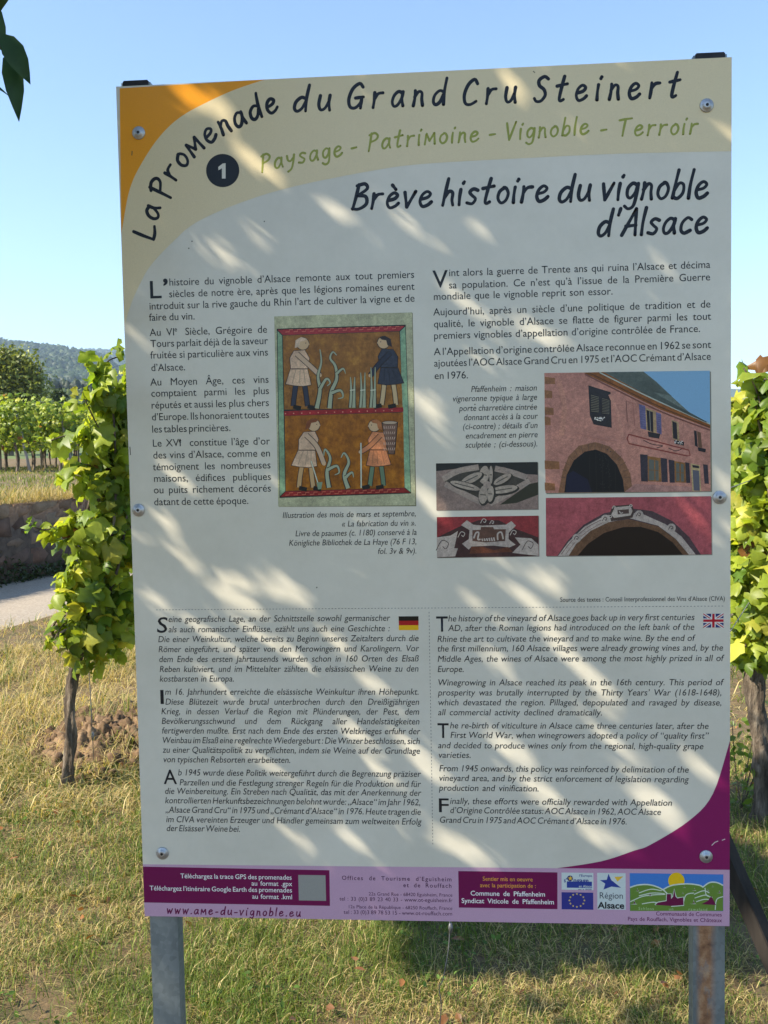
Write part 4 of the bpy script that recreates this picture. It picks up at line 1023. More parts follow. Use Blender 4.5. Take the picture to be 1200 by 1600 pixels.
tx = Text(ink(200, 140, 60, 1.4)); tx.lines([(754, 1376, 832.6, 'Sentier mis en oeuvre'), (750, 1386, 837.6, 'avec la participation de :')], 6.3, False, .004); tx.build('footer_text', 'gold credit lines')
tx = Text(WH); tx.lines([(735, 1399, 852, 'Commune de Pfaffenheim'), (721, 1410.6, 866, 'Syndicat Viticole de Pfaffenheim')], 7.2, False, .010); tx.build('footer_text', 'white credit lines')
tx = Text(ink(90, 16, 72, 1.2)); tx.lines([(1024.7, 1430.2, 1128, 'Communauté de Communes'), (980.6, 1438.4, 1128, 'Pays de Rouffach, Vignobles et Châteaux')], 6, False, .004); tx.build('footer_text', 'plum community lines')
# dotted rules
p = Print(.00018); ua, va = on_panel(244, 952.5); ub, _ = on_panel(1133, 947)
for i in range(170):
    u = ua + (ub - ua) * i / 170; p.uvpoly([(u, va), (u + .0022, va), (u + .0022, va - .0007), (u, va - .0007)], BLK * 4, lift=.00018)
p.build('dotted_rule')
p = Print(.00018); ua, va = on_panel(670, 956); _, vb = on_panel(673, 1322)
for i in range(70):
    v = va + (vb - va) * i / 70; p.uvpoly([(ua, v), (ua + .0007, v), (ua + .0007, v - .0022), (ua, v - .0022)], BLK * 4, lift=.00018)
p.build('dotted_rule')

# --- flags
p = Print(.00018); p.rect(623, 963, 654, 970, ink(22, 20, 20)); p.rect(623, 970, 654, 977, ink(150, 24, 30)); p.rect(623, 977, 654, 984.5, ink(206, 160, 30)); p.build('flag', 'small black red and gold flag')
p = Print(.00018); x0, y0, x1, y1 = 1098.8, 959, 1130.5, 980.4; WHT = ink(196, 196, 200)
def fx(a): return x0 + (x1 - x0) * a
def fy(a): return y0 + (y1 - y0) * a
p.rect(x0, y0, x1, y1, ink(34, 44, 104))
for a, b_ in (((0, 0), (1, 1)), ((0, 1), (1, 0))):
    p.line([(fx(a[0]), fy(a[1])), (fx(b_[0]), fy(b_[1]))], 4.4, WHT); p.line([(fx(a[0]), fy(a[1])), (fx(b_[0]), fy(b_[1]))], 1.6, ink(160, 24, 44))
p.rect(fx(.5) - 3.4, y0, fx(.5) + 3.4, y1, WHT); p.rect(x0, fy(.5) - 3.4, x1, fy(.5) + 3.4, WHT)
p.rect(fx(.5) - 1.9, y0, fx(.5) + 1.9, y1, ink(160, 24, 44)); p.rect(x0, fy(.5) - 1.9, x1, fy(.5) + 1.9, ink(160, 24, 44)); p.build('flag', 'small blue red and white crossed flag')

# --- pictures
def zm(x, y): return (420 + x * .2, 480 + y * .2)
def border_shade(p, x0, y0, x1, y1): p.rect(x0 + 1.2, y0 + 1.2, x1 + 1.8, y1 + 1.8, ink(120, 118, 108))
p = Print(.00011)
p.poly([zm(45, 78), zm(1124, 45), zm(1152, 1555), zm(80, 1560)], ink(96, 92, 70))
p.poly([zm(42, 72), zm(1120, 40), zm(1146, 1548), zm(74, 1558)], ink(158, 162, 138), M_PHOTO)
p.poly([zm(62, 168), zm(1070, 136), zm(1112, 1455), zm(84, 1490)], ink(24, 30, 34))
p.poly([zm(70, 176), zm(1062, 146), zm(1020, 186), zm(110, 218)], ink(138, 40, 48), M_PHOTO)
p.poly([zm(92, 1480), zm(1104, 1448), zm(1058, 1412), zm(134, 1440)], ink(120, 30, 36), M_PHOTO)
p.poly([zm(68, 186), zm(104, 222), zm(128, 1436), zm(88, 1474)], ink(116, 148, 124), M_PHOTO)
p.poly([zm(1066, 152), zm(1026, 190), zm(1062, 1408), zm(1108, 1444)], ink(118, 152, 128), M_PHOTO)
p.poly([zm(110, 222), zm(1020, 190), zm(1046, 786), zm(122, 800)], ink(126, 84, 34), M_GOLD)
p.poly([zm(124, 850), zm(1050, 822), zm(1060, 1410), zm(132, 1436)], ink(132, 80, 20), M_GOLD)
p.poly([zm(118, 812), zm(1050, 782), zm(1052, 818), zm(120, 848)], ink(132, 26, 36), M_PHOTO)
for i in range(14):                                     # key pattern on the bands
    xx = 130 + i * 64; yy = 182 - (xx - 70) * .03
    p.line([zm(xx, yy + 14), zm(xx + 30, yy + 12), zm(xx + 30, yy - 4), zm(xx + 58, yy - 6)], 1.0, ink(184, 96, 82), smooth=False)
    yy = 1462 - (xx - 92) * .031; p.line([zm(xx, yy + 8), zm(xx + 30, yy + 6), zm(xx + 30, yy - 10), zm(xx + 58, yy - 12)], 1.0, ink(176, 90, 74), smooth=False)
    p.disc(*zm(xx, 832 - (xx - 118) * .031), 1.1, ink(190, 120, 110), n=6)
LN = ink(30, 22, 22)
# a plain stand-in: four simple field workers among vines, not copied from any page
def figure(x, y, h, tunic, legs, hair, flip=1, lean=0.0, hood=None, arm=(.34, .52)):
    def q(a, b_): return zm(x + flip * (a + lean * max(0, b_ - .35)) * h, y - b_ * h)
    for a in (-.07, .09):
        p.line([q(a * .6, .44), q(a, .2), q(a * 1.25, .03)], 8.5 * h / 560, LN); p.line([q(a * .6, .44), q(a, .2), q(a * 1.25, .03)], 6.3 * h / 560, legs)
        p.line([q(a * 1.25, .025), q(a * 1.25 + .11, .0)], 6.5 * h / 560, ink(24, 22, 24))
    body = [(-.10, .80), (.05, .81), (.12, .70), (.10, .55), (.16, .33), (.05, .31), (-.08, .32), (-.19, .34), (-.13, .56), (-.15, .70)]
    p.poly([q(a * 1.07, .565 + (b_ - .565) * 1.03) for a, b_ in body], LN); p.poly([q(a, b_) for a, b_ in body], tunic, M_PHOTO)
    for a in (-.1, 0, .08): p.line([q(a * .6, .54), q(a, .35)], 1.2, tunic * .55)
    p.line([q(-.13, .55), q(.1, .55)], 1.4, LN)
    hc = (.02, .90)
    p.disc(*q(*hc), 9.4 * h / 560 * 1.1, LN, n=18); p.disc(*q(*hc), 8.4 * h / 560 * 1.1, ink(176, 150, 122), n=18)
    p.poly([q(.09, .93), q(.115, .89), q(.08, .88)], ink(176, 150, 122)); p.disc(*q(.06, .91), .9, LN, n=6)
    cap = [(-.09, .84), (-.085, .95), (-.01, .995), (.07, .97), (.04, .94), (-.02, .93), (-.03, .86)]
    p.poly([q(a, b_) for a, b_ in cap], hair if hood is None else hood, M_PHOTO)
    p.line([q(-.06, .76), q(arm[0] * .45, .60), q(*arm)], 9 * h / 560, LN); p.line([q(-.06, .76), q(arm[0] * .45, .60), q(*arm)], 6.8 * h / 560, tunic * .85); p.disc(*q(*arm), 2.6 * h / 560 * 1.1, ink(180, 154, 126), n=10)
WT = ink(186, 160, 140); BL = ink(44, 48, 66)
figure(240, 790, 560, WT, BL, ink(60, 40, 30), 1, .05, ink(186, 166, 148), (.28, .46))
figure(945, 780, 560, BL, ink(170, 150, 120), ink(40, 30, 34), -1, .12, None, (.26, .44))
figure(285, 1425, 560, WT, ink(170, 140, 104), ink(110, 60, 34), 1, .18, None, (.26, .36))
figure(850, 1412, 540, ink(180, 118, 84), ink(88, 110, 92), ink(50, 30, 26), -1, .05, ink(150, 96, 60), (.24, .52))
GRN, LGT = ink(142, 150, 132), ink(182, 184, 170)
def sprig(pts, w=6.0):
    w = w * 1.7
    p.line([zm(a, b_) for a, b_ in pts], w * .95, LN, taper=True); p.line([zm(a, b_) for a, b_ in pts], w * .62, GRN, taper=True)
sprig([(375, 790), (400, 650), (385, 540), (410, 430), (400, 330)]); sprig([(400, 640), (450, 560), (480, 590), (455, 615)], 4.5)
sprig([(475, 790), (490, 660), (530, 560), (520, 460), (480, 400), (500, 350), (530, 375)]); sprig([(490, 670), (560, 650), (580, 700), (540, 715)], 4.5)
sprig([(530, 520), (580, 480), (600, 520)], 4)
for a, top in ((640, 545), (720, 510), (800, 470)):
    for d in (0, 24): sprig([(a + d, 785), (a + d + 4, 650), (a + d - 2 + d * .4, top)], 5)
    p.line([zm(a - 6, 650), zm(a + 34, 645)], 1.6, LGT)
sprig([(470, 1410), (455, 1290), (480, 1180), (440, 1110), (430, 1160)]); sprig([(460, 1270), (530, 1240), (550, 1290), (515, 1310)], 4.5)
sprig([(620, 1415), (590, 1310), (625, 1210), (590, 1140), (565, 1175)]); sprig([(600, 1330), (650, 1290), (662, 1330)], 4.5)
p.line([zm(330, 1200), zm(395, 1410)], 2.6, LN); p.line([zm(330, 1200), zm(395, 1410)], 1.7, LGT); p.poly([zm(372, 1370), zm(420, 1365), zm(410, 1420), zm(385, 1424)], ink(110, 130, 112))
p.line([zm(720, 1060), zm(722, 1412)], 2.8, LN); p.line([zm(720, 1060), zm(722, 1412)], 1.9, LGT)
p.poly([zm(880, 905), zm(1010, 895), zm(985, 1150), zm(935, 1150)], LN); p.poly([zm(886, 912), zm(1003, 902), zm(979, 1144), zm(940, 1144)], ink(104, 80, 72), M_PHOTO)
for i in range(6):
    for j in range(5): p.line([zm(900 + i * 17 - j * 0, 930 + j * 42), zm(902 + i * 15, 950 + j * 42)], .9, ink(176, 150, 140))
p.disc(*zm(945, 902), 12.5, LN, n=20, ry=3); p.disc(*zm(945, 902), 11.2, ink(160, 140, 124), n=20, ry=2.2)
p.build('picture', 'gold vineyard picture with red and green borders')

def zh(x, y): return (845 + x * .22917, 575 + y * .22917)
PINK = ink(164, 116, 108)
p = Print(.00011)
p.poly([zh(30, 38), zh(1160, 24), zh(1168, 846), zh(38, 860)], ink(112, 110, 100))
p.poly([zh(24, 34), zh(1152, 18), zh(1158, 840), zh(32, 852)], PINK, M_PHOTO)
p.poly([zh(700, 24), zh(1152, 18), zh(1155, 384), zh(1010, 310)], ink(112, 152, 190))
p.poly([zh(430, 28), zh(700, 24), zh(790, 95), zh(900, 200), zh(1010, 300), zh(1154, 378), zh(1154, 392), zh(760, 215)], ink(88, 100, 100), M_PHOTO)
p.poly([zh(290, 32), zh(430, 28), zh(760, 205), zh(1154, 382), zh(1154, 412), zh(820, 285), zh(520, 140)], ink(120, 72, 34), M_PHOTO)
p.line([zh(330, 34), zh(520, 125), zh(820, 268), zh(1154, 404)], 1.6, ink(70, 40, 24)); p.line([zh(400, 30), zh(760, 208), zh(1154, 382)], 1.8, ink(150, 160, 156))
for y0_, y1_, w_ in ((60, 110, 70), (150, 205, 50), (265, 320, 60), (330, 390, 40), (630, 690, 100), (780, 835, 70)): p.poly([zh(26, y0_), zh(26 + w_, y0_ + 8), zh(28 + w_, y1_), zh(28, y1_)], ink(128, 88, 62), M_PHOTO)
DK = ink(32, 30, 40)
p.poly([zh(324, 118), zh(476, 165), zh(484, 408), zh(360, 385), zh(334, 322)], DK, M_PHOTO)
for i in range(10): p.line([zh(342, 185 + i * 12), zh(396, 200 + i * 11)], 1.0, ink(98, 94, 84)); p.line([zh(418, 208 + i * 11), zh(468, 222 + i * 10)], 1.0, ink(90, 86, 78))
for i in range(26): p.disc(*zh(365 + random.random() * 70, 335 + random.random() * 26), .9, ink(200, 196, 196), n=6)
p.line([zh(582, 225), zh(628, 240), zh(640, 392)], 1.2, ink(130, 84, 80), smooth=False); p.line([zh(582, 225), zh(590, 370)], 1.4, ink(110, 74, 70))
SH = ink(92, 90, 132)
p.poly([zh(668, 246), zh(712, 258), zh(720, 422), zh(680, 412)], SH, M_PHOTO); p.poly([zh(785, 300), zh(820, 312), zh(824, 455), zh(792, 440)], SH, M_PHOTO)
p.poly([zh(712, 270), zh(784, 296), zh(790, 450), zh(720, 424)], ink(150, 128, 100), M_PHOTO); p.poly([zh(720, 285), zh(764, 300), zh(768, 440), zh(728, 424)], DK)
p.line([zh(742, 294), zh(748, 430)], 1.0, ink(120, 116, 112)); p.poly([zh(728, 432), zh(815, 450), zh(806, 482), zh(735, 470)], DK, M_PHOTO)
p.poly([zh(890, 352), zh(940, 370), zh(946, 500), zh(900, 484)], ink(150, 128, 100), M_PHOTO); p.poly([zh(896, 362), zh(926, 374), zh(932, 488), zh(902, 478)], DK)
p.poly([zh(908, 492), zh(978, 505), zh(974, 530), zh(912, 516)], DK)
for i in range(16): p.disc(*zh(912 + random.random() * 60, 492 + random.random() * 26), .8, ink(196, 190, 190), n=6)
p.poly([zh(1044, 424), zh(1062, 430), zh(1070, 540), zh(1050, 530)], DK); p.poly([zh(1066, 432), zh(1090, 440), zh(1100, 545), zh(1074, 540)], ink(92, 66, 54)); p.poly([zh(1070, 540), zh(1126, 552), zh(1122, 576), zh(1074, 566)], DK)
p.line([zh(600, 452), zh(1010, 560), zh(1018, 596), zh(1000, 600), zh(600, 515), zh(588, 482), zh(600, 452)], 1.7, ink(110, 44, 44), smooth=False)
p.poly([zh(606, 462), zh(1004, 566), zh(1008, 590), zh(606, 506), zh(596, 482)], ink(176, 124, 116), M_PHOTO)
p.line([zh(700, 492), zh(760, 520), zh(830, 530), zh(790, 545)], 1.2, DK); p.line([zh(870, 545), zh(920, 565), zh(960, 552)], 1.2, DK)
def arch(p, cx_, cy_, rx, ry, col, mat=None, fn=zh, ext=None):
    q = [fn(cx_ + rx * math.cos(a), cy_ - ry * math.sin(a)) for a in np.linspace(0, math.pi, 30)]; p.poly(q, col, mat)
p.poly([zh(120, 850), zh(150, 700), zh(190, 600), zh(260, 530), zh(370, 505), zh(470, 535), zh(560, 620), zh(610, 720), zh(628, 845)], ink(118, 84, 66), M_PHOTO)
p.poly([zh(160, 849), zh(175, 730), zh(225, 630), zh(300, 570), zh(375, 556), zh(450, 585), zh(520, 660), zh(560, 760), zh(570, 846)], ink(16, 16, 24))
p.poly([zh(170, 849), zh(176, 730), zh(220, 700), zh(320, 760), zh(350, 847)], ink(22, 24, 48))
for pl in ([zh(676, 588), zh(728, 592), zh(730, 775), zh(684, 772)], [zh(816, 612), zh(860, 618), zh(866, 778), zh(824, 778)], [zh(870, 624), zh(910, 630), zh(914, 782), zh(880, 782)], [zh(984, 642), zh(1012, 648), zh(1020, 784), zh(992, 784)], [zh(1106, 656), zh(1138, 660), zh(1146, 790), zh(1116, 788)]): p.poly(pl, ink(46, 42, 58), M_PHOTO)
for pl in ([zh(728, 600), zh(816, 614), zh(822, 776), zh(732, 772)], [zh(910, 634), zh(984, 646), zh(990, 782), zh(916, 780)]):
    p.poly(pl, ink(120, 84, 52), M_PHOTO)
for a0, a1, b0, b1 in ((736, 772, 622, 766), (780, 802, 628, 768), (922, 944, 646, 772), (954, 974, 652, 774)):
    p.poly([zh(a0, b0), zh(a1, b0 + 6), zh(a1 + 2, b1), zh(a0 + 2, b1)], ink(84, 86, 84)); p.line([zh(a0, (b0 + b1) / 2), zh(a1, (b0 + b1) / 2 + 3)], 1.2, ink(104, 72, 44))
p.poly([zh(1022, 650), zh(1084, 662), zh(1092, 838), zh(1034, 838)], ink(166, 148, 112), M_PHOTO); p.poly([zh(1032, 660), zh(1078, 668), zh(1080, 684), zh(1034, 678)], DK); p.poly([zh(1034, 694), zh(1078, 700), zh(1084, 836), zh(1042, 836)], ink(80, 80, 96))
p.poly([zh(570, 846), zh(640, 790), zh(1030, 810), zh(1034, 842)], ink(150, 112, 110), M_PHOTO)
for i in range(15):                                     # joints of the gate's stone ring
    a = math.pi * (i + .5) / 15; p.line([zh(368 + 200 * math.cos(a), 770 - 212 * math.sin(a)), zh(372 + 240 * math.cos(a), 770 - 258 * math.sin(a))], .8, ink(76, 56, 48))
for i in range(22):                                     # rows of tiles on the roof
    k = i / 21; p.line([zh(450 + 250 * k, 30), zh(790 + 60 * k, 215 - 70 * k), zh(1130 - 10 * k, 372 - 22 * k)] if k < .35 else [zh(450 + 250 * k, 30), zh(700 + 190 * k, 150 + 40 * k)], .5, ink(62, 72, 74))
for i in range(9): p.line([zh(672 + 4 * (i / 9), 262 + i * 17), zh(714, 274 + i * 16)], .6, ink(66, 64, 104)); p.line([zh(788, 318 + i * 14), zh(821, 328 + i * 14)], .6, ink(66, 64, 104))
for a, b_, c_, d_ in ((684, 592, 726, 772), (822, 618, 862, 776), (876, 630, 912, 780), (988, 648, 1016, 782)):
    for i in range(13): p.line([zh(a, b_ + (d_ - b_) * i / 13), zh(c_, b_ + 4 + (d_ - b_) * i / 13)], .6, ink(30, 28, 40))
p.line([zh(300, 42), zh(520, 152), zh(820, 298), zh(1154, 424)], 2.2, ink(104, 66, 62)); p.line([zh(230, 440), zh(360, 470), zh(520, 500)], 1.5, ink(150, 104, 98)); p.line([zh(470, 180), zh(520, 300), zh(560, 470)], 5, ink(172, 124, 114), M_PHOTO); p.line([zh(120, 80), zh(160, 260), zh(140, 460)], 8, ink(170, 122, 110), M_PHOTO)
for i in range(34): p.disc(*zh(400 + i * 2.4, 555 + random.random() * 270), 1.0, ink(34, 36, 40), n=5)
for i in range(5): p.line([zh(330 + i * 44, 570 + abs(i - 1) * 26), zh(336 + i * 44, 846)], .6, ink(34, 32, 36))
p.build('picture', 'photo of a pink house with an arched gate')
WIN = ink(146, 72, 84); STO = ink(160, 150, 148)
p = Print(.00011)
p.poly([zh(40, 890), zh(1166, 880), zh(1170, 1276), zh(42, 1288)], ink(112, 108, 104)); p.poly([zh(34, 886), zh(1160, 874), zh(1164, 1270), zh(36, 1282)], WIN, M_PHOTO)
def band(c, rx, ry, a0, a1, col, mat=None, n=30, r2=None):
    cx_, cy_ = c; q = [zh(cx_ + rx * math.cos(a), cy_ - ry * math.sin(a)) for a in np.linspace(a0, a1, n)]; p.poly(q, col, mat)
p.poly([zh(112, 1281), zh(180, 1180), zh(290, 1070), zh(430, 990), zh(600, 955), zh(760, 975), zh(900, 1045), zh(1010, 1150), zh(1092, 1272)], ink(66, 52, 62), M_PHOTO)
p.poly([zh(118, 1281), zh(190, 1185), zh(300, 1080), zh(440, 1005), zh(600, 985), zh(700, 998), zh(850, 1065), zh(960, 1150), zh(1056, 1272), zh(1010, 1273), zh(920, 1165), zh(800, 1075), zh(600, 1022), zh(460, 1052), zh(340, 1110), zh(240, 1200), zh(190, 1280)], STO, M_PHOTO)
p.poly([zh(190, 1280), zh(240, 1200), zh(340, 1110), zh(460, 1052), zh(600, 1030), zh(800, 1080), zh(920, 1168), zh(1010, 1273)], ink(92, 66, 52), M_PHOTO)
p.poly([zh(250, 1280), zh(320, 1200), zh(430, 1125), zh(560, 1085), zh(680, 1082), zh(800, 1118), zh(900, 1190), zh(970, 1274)], ink(24, 14, 14))
p.line([zh(140, 1270), zh(210, 1180), zh(320, 1085), zh(450, 1018)], 1.0, ink(96, 70, 70)); p.line([zh(170, 1270), zh(240, 1180), zh(330, 1105), zh(430, 1050)], .8, ink(110, 84, 84))
def scroll(fn, x, y, s, col=None):
    c = ink(60, 46, 48) if col is None else col
    p.line([fn(x - s, y + s * .6), fn(x - s * .3, y - s * .6), fn(x + s * .5, y - s * .3), fn(x + s * .2, y + s * .4), fn(x - s * .2, y + s * .1)], 1.2, c)
for x, y in ((440, 1030), (245, 1160), (670, 1000), (890, 1090)): p.disc(*zh(x, y), 7, STO * .95, M_PHOTO, n=10); scroll(zh, x, y, 20)
p.poly([zh(465, 1000), zh(490, 940), zh(560, 935), zh(620, 930), zh(640, 975), zh(625, 1020), zh(560, 1032), zh(480, 1045)], ink(60, 48, 50), M_PHOTO)
p.poly([zh(480, 1000), zh(505, 950), zh(610, 940), zh(625, 975), zh(612, 1005), zh(500, 1022)], STO, M_PHOTO); p.poly([zh(522, 968), zh(600, 962), zh(602, 992), zh(526, 998)], ink(70, 54, 54)); p.line([zh(535, 975), zh(545, 990), zh(560, 985)], 1.4, STO)
scroll(zh, 500, 950, 14, STO); scroll(zh, 615, 940, 14, STO); scroll(zh, 475, 1015, 16, STO); p.build('picture', 'photo of a carved arch in a wine red wall')
def zk(x, y): return (680 + x * .14167, 715 + y * .14167)
p = Print(.00011); G1, G2 = ink(140, 128, 124), ink(52, 50, 50)
p.poly([zk(14, 70), zk(1138, 56), zk(1142, 576), zk(20, 588)], ink(112, 108, 104)); p.poly([zk(8, 64), zk(1130, 48), zk(1136, 570), zk(14, 582)], ink(124, 108, 106), M_PHOTO)
p.poly([zk(8, 64), zk(1130, 48), zk(1132, 190), zk(960, 180), zk(760, 105), zk(400, 95), zk(180, 130), zk(10, 150)], ink(34, 36, 40))
p.poly([zk(90, 250), zk(360, 110), zk(590, 90), zk(800, 130), zk(1030, 230), zk(760, 420), zk(560, 510), zk(330, 420)], G2 * 1.2, M_PHOTO)
for q in ([(85, 240), (250, 150), (480, 105)], [(660, 120), (850, 165), (1010, 220)], [(110, 290), (300, 390), (520, 500)], [(600, 510), (800, 400), (1040, 255)]): p.line([zk(*a) for a in q], 9, G1, M_PHOTO)
p.poly([zk(710, 520), zk(1040, 290), zk(1134, 270), zk(1134, 410), zk(900, 500)], ink(46, 46, 40))
for c, rx_, ry_, an in (((540, 190), 55, 100, .15), ((400, 230), 130, 45, -.45), ((740, 240), 110, 40, -.5), ((330, 310), 170, 36, .25), ((760, 350), 150, 42, -.15), ((530, 410), 50, 100, .1), ((610, 400), 36, 90, .1), ((615, 190), 20, 100, 0)):
    p.poly([zk(c[0] + 9 + (rx_ + 12) * math.cos(a) * math.cos(an) - (ry_ + 14) * math.sin(a) * math.sin(an), c[1] + 10 + (rx_ + 12) * math.cos(a) * math.sin(an) + (ry_ + 14) * math.sin(a) * math.cos(an)) for a in np.linspace(0, 6.28, 18)[:-1]], ink(44, 42, 42))
    p.poly([zk(c[0] + rx_ * math.cos(a) * math.cos(an) - ry_ * math.sin(a) * math.sin(an), c[1] + rx_ * math.cos(a) * math.sin(an) + ry_ * math.sin(a) * math.cos(an)) for a in np.linspace(0, 6.28, 18)[:-1]], ink(146, 136, 130), M_PHOTO)
    p.line([zk(c[0] - rx_ * .7 * math.cos(an), c[1] - rx_ * .7 * math.sin(an)), zk(c[0] + rx_ * .6 * math.cos(an), c[1] + rx_ * .6 * math.sin(an))], 1.6, ink(74, 70, 68))
p.disc(*zk(572, 300), 6, G1, M_PHOTO, n=12); p.build('picture', 'grey photo of a carved stone leaf motif')
p = Print(.00011)
p.poly([zk(24, 662), zk(1146, 646), zk(1150, 1092), zk(26, 1110)], ink(112, 108, 104)); p.poly([zk(18, 656), zk(1138, 640), zk(1142, 1086), zk(20, 1104)], ink(124, 44, 54), M_PHOTO)
p.poly([zk(20, 880), zk(270, 760), zk(480, 690), zk(700, 690), zk(900, 790), zk(1138, 880), zk(1140, 1086), zk(21, 1104)], ink(56, 36, 42), M_PHOTO)
p.poly([zk(20, 880), zk(170, 860), zk(250, 810), zk(210, 1000), zk(250, 1000), zk(220, 1090), zk(22, 1100)], STO, M_PHOTO); p.poly([zk(880, 880), zk(1060, 890), zk(1138, 960), zk(1140, 1084), zk(850, 1050), zk(940, 960)], STO, M_PHOTO)
scroll(zk, 100, 970, 90); scroll(zk, 1040, 970, 80)
p.poly([zk(285, 745), zk(350, 690), zk(420, 740), zk(520, 750), zk(640, 745), zk(780, 740), zk(840, 700), zk(890, 750), zk(810, 830), zk(810, 900), zk(885, 960), zk(820, 990), zk(640, 970), zk(400, 980), zk(370, 1015), zk(295, 950), zk(370, 900), zk(380, 800)], STO, M_PHOTO)
p.poly([zk(410, 800), zk(500, 795), zk(505, 765), zk(640, 765), zk(650, 790), zk(780, 790), zk(770, 920), zk(560, 935), zk(410, 920)], ink(82, 58, 54), M_PHOTO)
p.line([zk(425, 890), zk(450, 830), zk(480, 830), zk(470, 900), zk(500, 900)], 2.4, STO); p.line([zk(690, 910), zk(690, 840), zk(730, 825), zk(750, 900)], 2.4, STO)
for i in range(6): p.line([zk(515 + i * 26, 895 - i * 3), zk(525 + i * 26, 920)], 2.2, STO)
scroll(zk, 300, 850, 50, STO); scroll(zk, 540, 700, 40, STO); scroll(zk, 630, 715, 30, STO); scroll(zk, 870, 830, 45, STO)
p.poly([zk(400, 980), zk(530, 985), zk(650, 1020), zk(800, 985), zk(860, 1040), zk(380, 1060)], ink(84, 48, 40), M_PHOTO); p.build('picture', 'photo of a carved keystone on red plaster')

# --- logos
def star(p, cx_, cy_, r, col, rot=-90, inner=.42, n=5):
    p.poly([(cx_ + (r if i % 2 == 0 else r * inner) * math.cos(math.radians(rot + i * 180 / n)), cy_ + (r if i % 2 == 0 else r * inner) * math.sin(math.radians(rot + i * 180 / n))) for i in range(2 * n)], col)
def zl(x, y): return (870 + x * .22917, 1355 + y * .22917)
BLUE, YEL, LW = ink(40, 58, 138), ink(206, 168, 60), ink(182, 192, 200)
p = Print(.00018); p.rect(*zl(32, 36), *zl(250, 156), LW); p.rect(*zl(68, 96), *zl(240, 142), BLUE); p.disc(*zl(90, 76), 4.6, BLUE * .5, n=16); star(p, *zl(92, 76), 4.2, YEL); p.build('logo', 'white and blue logo with a yellow star')
tx = Text(BLUE * .8, .00034); tx.lines([(zl(152, 66)[0], zl(152, 64)[1], zl(242, 66)[0], 'l’Europe')], 3.6, False, .01); tx.lines([(zl(48, 100)[0], zl(48, 102)[1], zl(70, 100)[0], 's’'), (zl(112, 98)[0], zl(110, 102)[1], zl(240, 98)[0], 'ngage')], 6.4, False, .02); tx.lines([(zl(146, 156)[0], zl(146, 154)[1], zl(238, 156)[0], 'avec le FEADER')], 1.9, False, .02); tx.build('logo_text')
tx = Text(LW, .00034); tx.lines([(zl(150, 134)[0], zl(150, 137)[1], zl(238, 134)[0], 'en Alsace')], 3.8, False, .01); tx.build('logo_text')
p = Print(.00018); p.rect(*zl(32, 170), *zl(249, 290), ink(46, 50, 128))
for i in range(12): star(p, *zl(137 + 51 * math.cos(i * math.pi / 6), 226 + 44 * math.sin(i * math.pi / 6)), 1.9, ink(196, 176, 90))
p.build('logo', 'blue emblem with a ring of twelve gold stars')
p = Print(.00018); p.rect(*zl(275, 38), *zl(470, 290), LW); p.poly([zl(352, 44), zl(372, 88), zl(438, 140), zl(372, 132), zl(318, 152), zl(330, 112), zl(294, 88), zl(340, 86)], BLUE); p.poly([zl(392, 66), zl(454, 62), zl(414, 98)], YEL); p.build('logo', 'white logo with a blue star and yellow triangle')
tx = Text(ink(60, 66, 80), .00034); tx.lines([(zl(288, 212)[0], zl(288, 212)[1], zl(454, 212)[0], 'Région')], 9.6, False, 0); tx.build('logo_text')
tx = Text(BLK, .00034); tx.lines([(zl(280, 278)[0], zl(280, 279)[1], zl(460, 278)[0], 'Alsace')], 9.6, False, .028); tx.build('logo_text')
p = Print(.00018); GRE, PLU, LINE = ink(92, 122, 54), ink(92, 20, 62), ink(186, 196, 190)
p.rect(*zl(497, 40), *zl(1135, 300), ink(58, 112, 190)); p.disc(*zl(815, 92), 12.8, ink(206, 170, 30), n=30)
def hillp(pts): q = dense([zl(*a) for a in pts]); p.poly(q + [zl(pts[-1][0], 298), zl(pts[0][0], 298)], GRE); p.line(q, 2.0, LINE, smooth=False)
hillp([(720, 155), (780, 125), (860, 114), (930, 116), (995, 134), (1040, 200)]); hillp([(997, 135), (1040, 105), (1090, 104), (1134, 124)]); hillp([(499, 138), (550, 122), (620, 118), (680, 132), (730, 158), (760, 190)])
for q in ([(560, 175), (640, 150), (715, 160)], [(560, 195), (650, 176), (735, 180)], [(500, 235), (600, 195), (740, 185)], [(935, 185), (1000, 160), (1040, 175)], [(940, 210), (1010, 190), (1050, 205)], [(950, 235), (1010, 218), (1060, 225)], [(860, 260), (880, 190), (935, 175)], [(1080, 290), (1090, 220), (1134, 200)], [(580, 250), (660, 238), (700, 250)], [(1010, 140), (1020, 190), (1060, 205)]): p.line([zl(*a) for a in q], 1.4, LINE)
for x, y, s in ((548, 158, 16), (632, 190, 20), (868, 136, 12), (936, 155, 16), (1028, 158, 13), (1106, 172, 15), (524, 245, 26), (930, 244, 22), (1062, 132, 9), (858, 178, 10)):
    p.poly([zl(x - s, y + s * .3), zl(x, y + s * .2), zl(x + s * .1, y - s), zl(x + s * .5, y + s * .1), zl(x + s, y + s * .3)], LINE); p.poly([zl(x - s * .7, y + s * .2), zl(x, y + s * .1), zl(x + s * .15, y - s * .7), zl(x + s * .5, y + s * .15)], PLU)
p.poly([zl(985, 252), zl(1030, 228), zl(1052, 196), zl(1072, 230), zl(1086, 258)], PLU)
cas = [(670, 256), (690, 240), (748, 230), (750, 182), (778, 182), (780, 216), (792, 200), (800, 150), (810, 200), (822, 212), (862, 204), (864, 258), (780, 264)]
p.line([zl(*a) for a in cas], 2.6, LINE, smooth=False); p.poly([zl(*a) for a in cas], PLU); p.build('logo', 'landscape logo with green hills, yellow sun and plum castle')
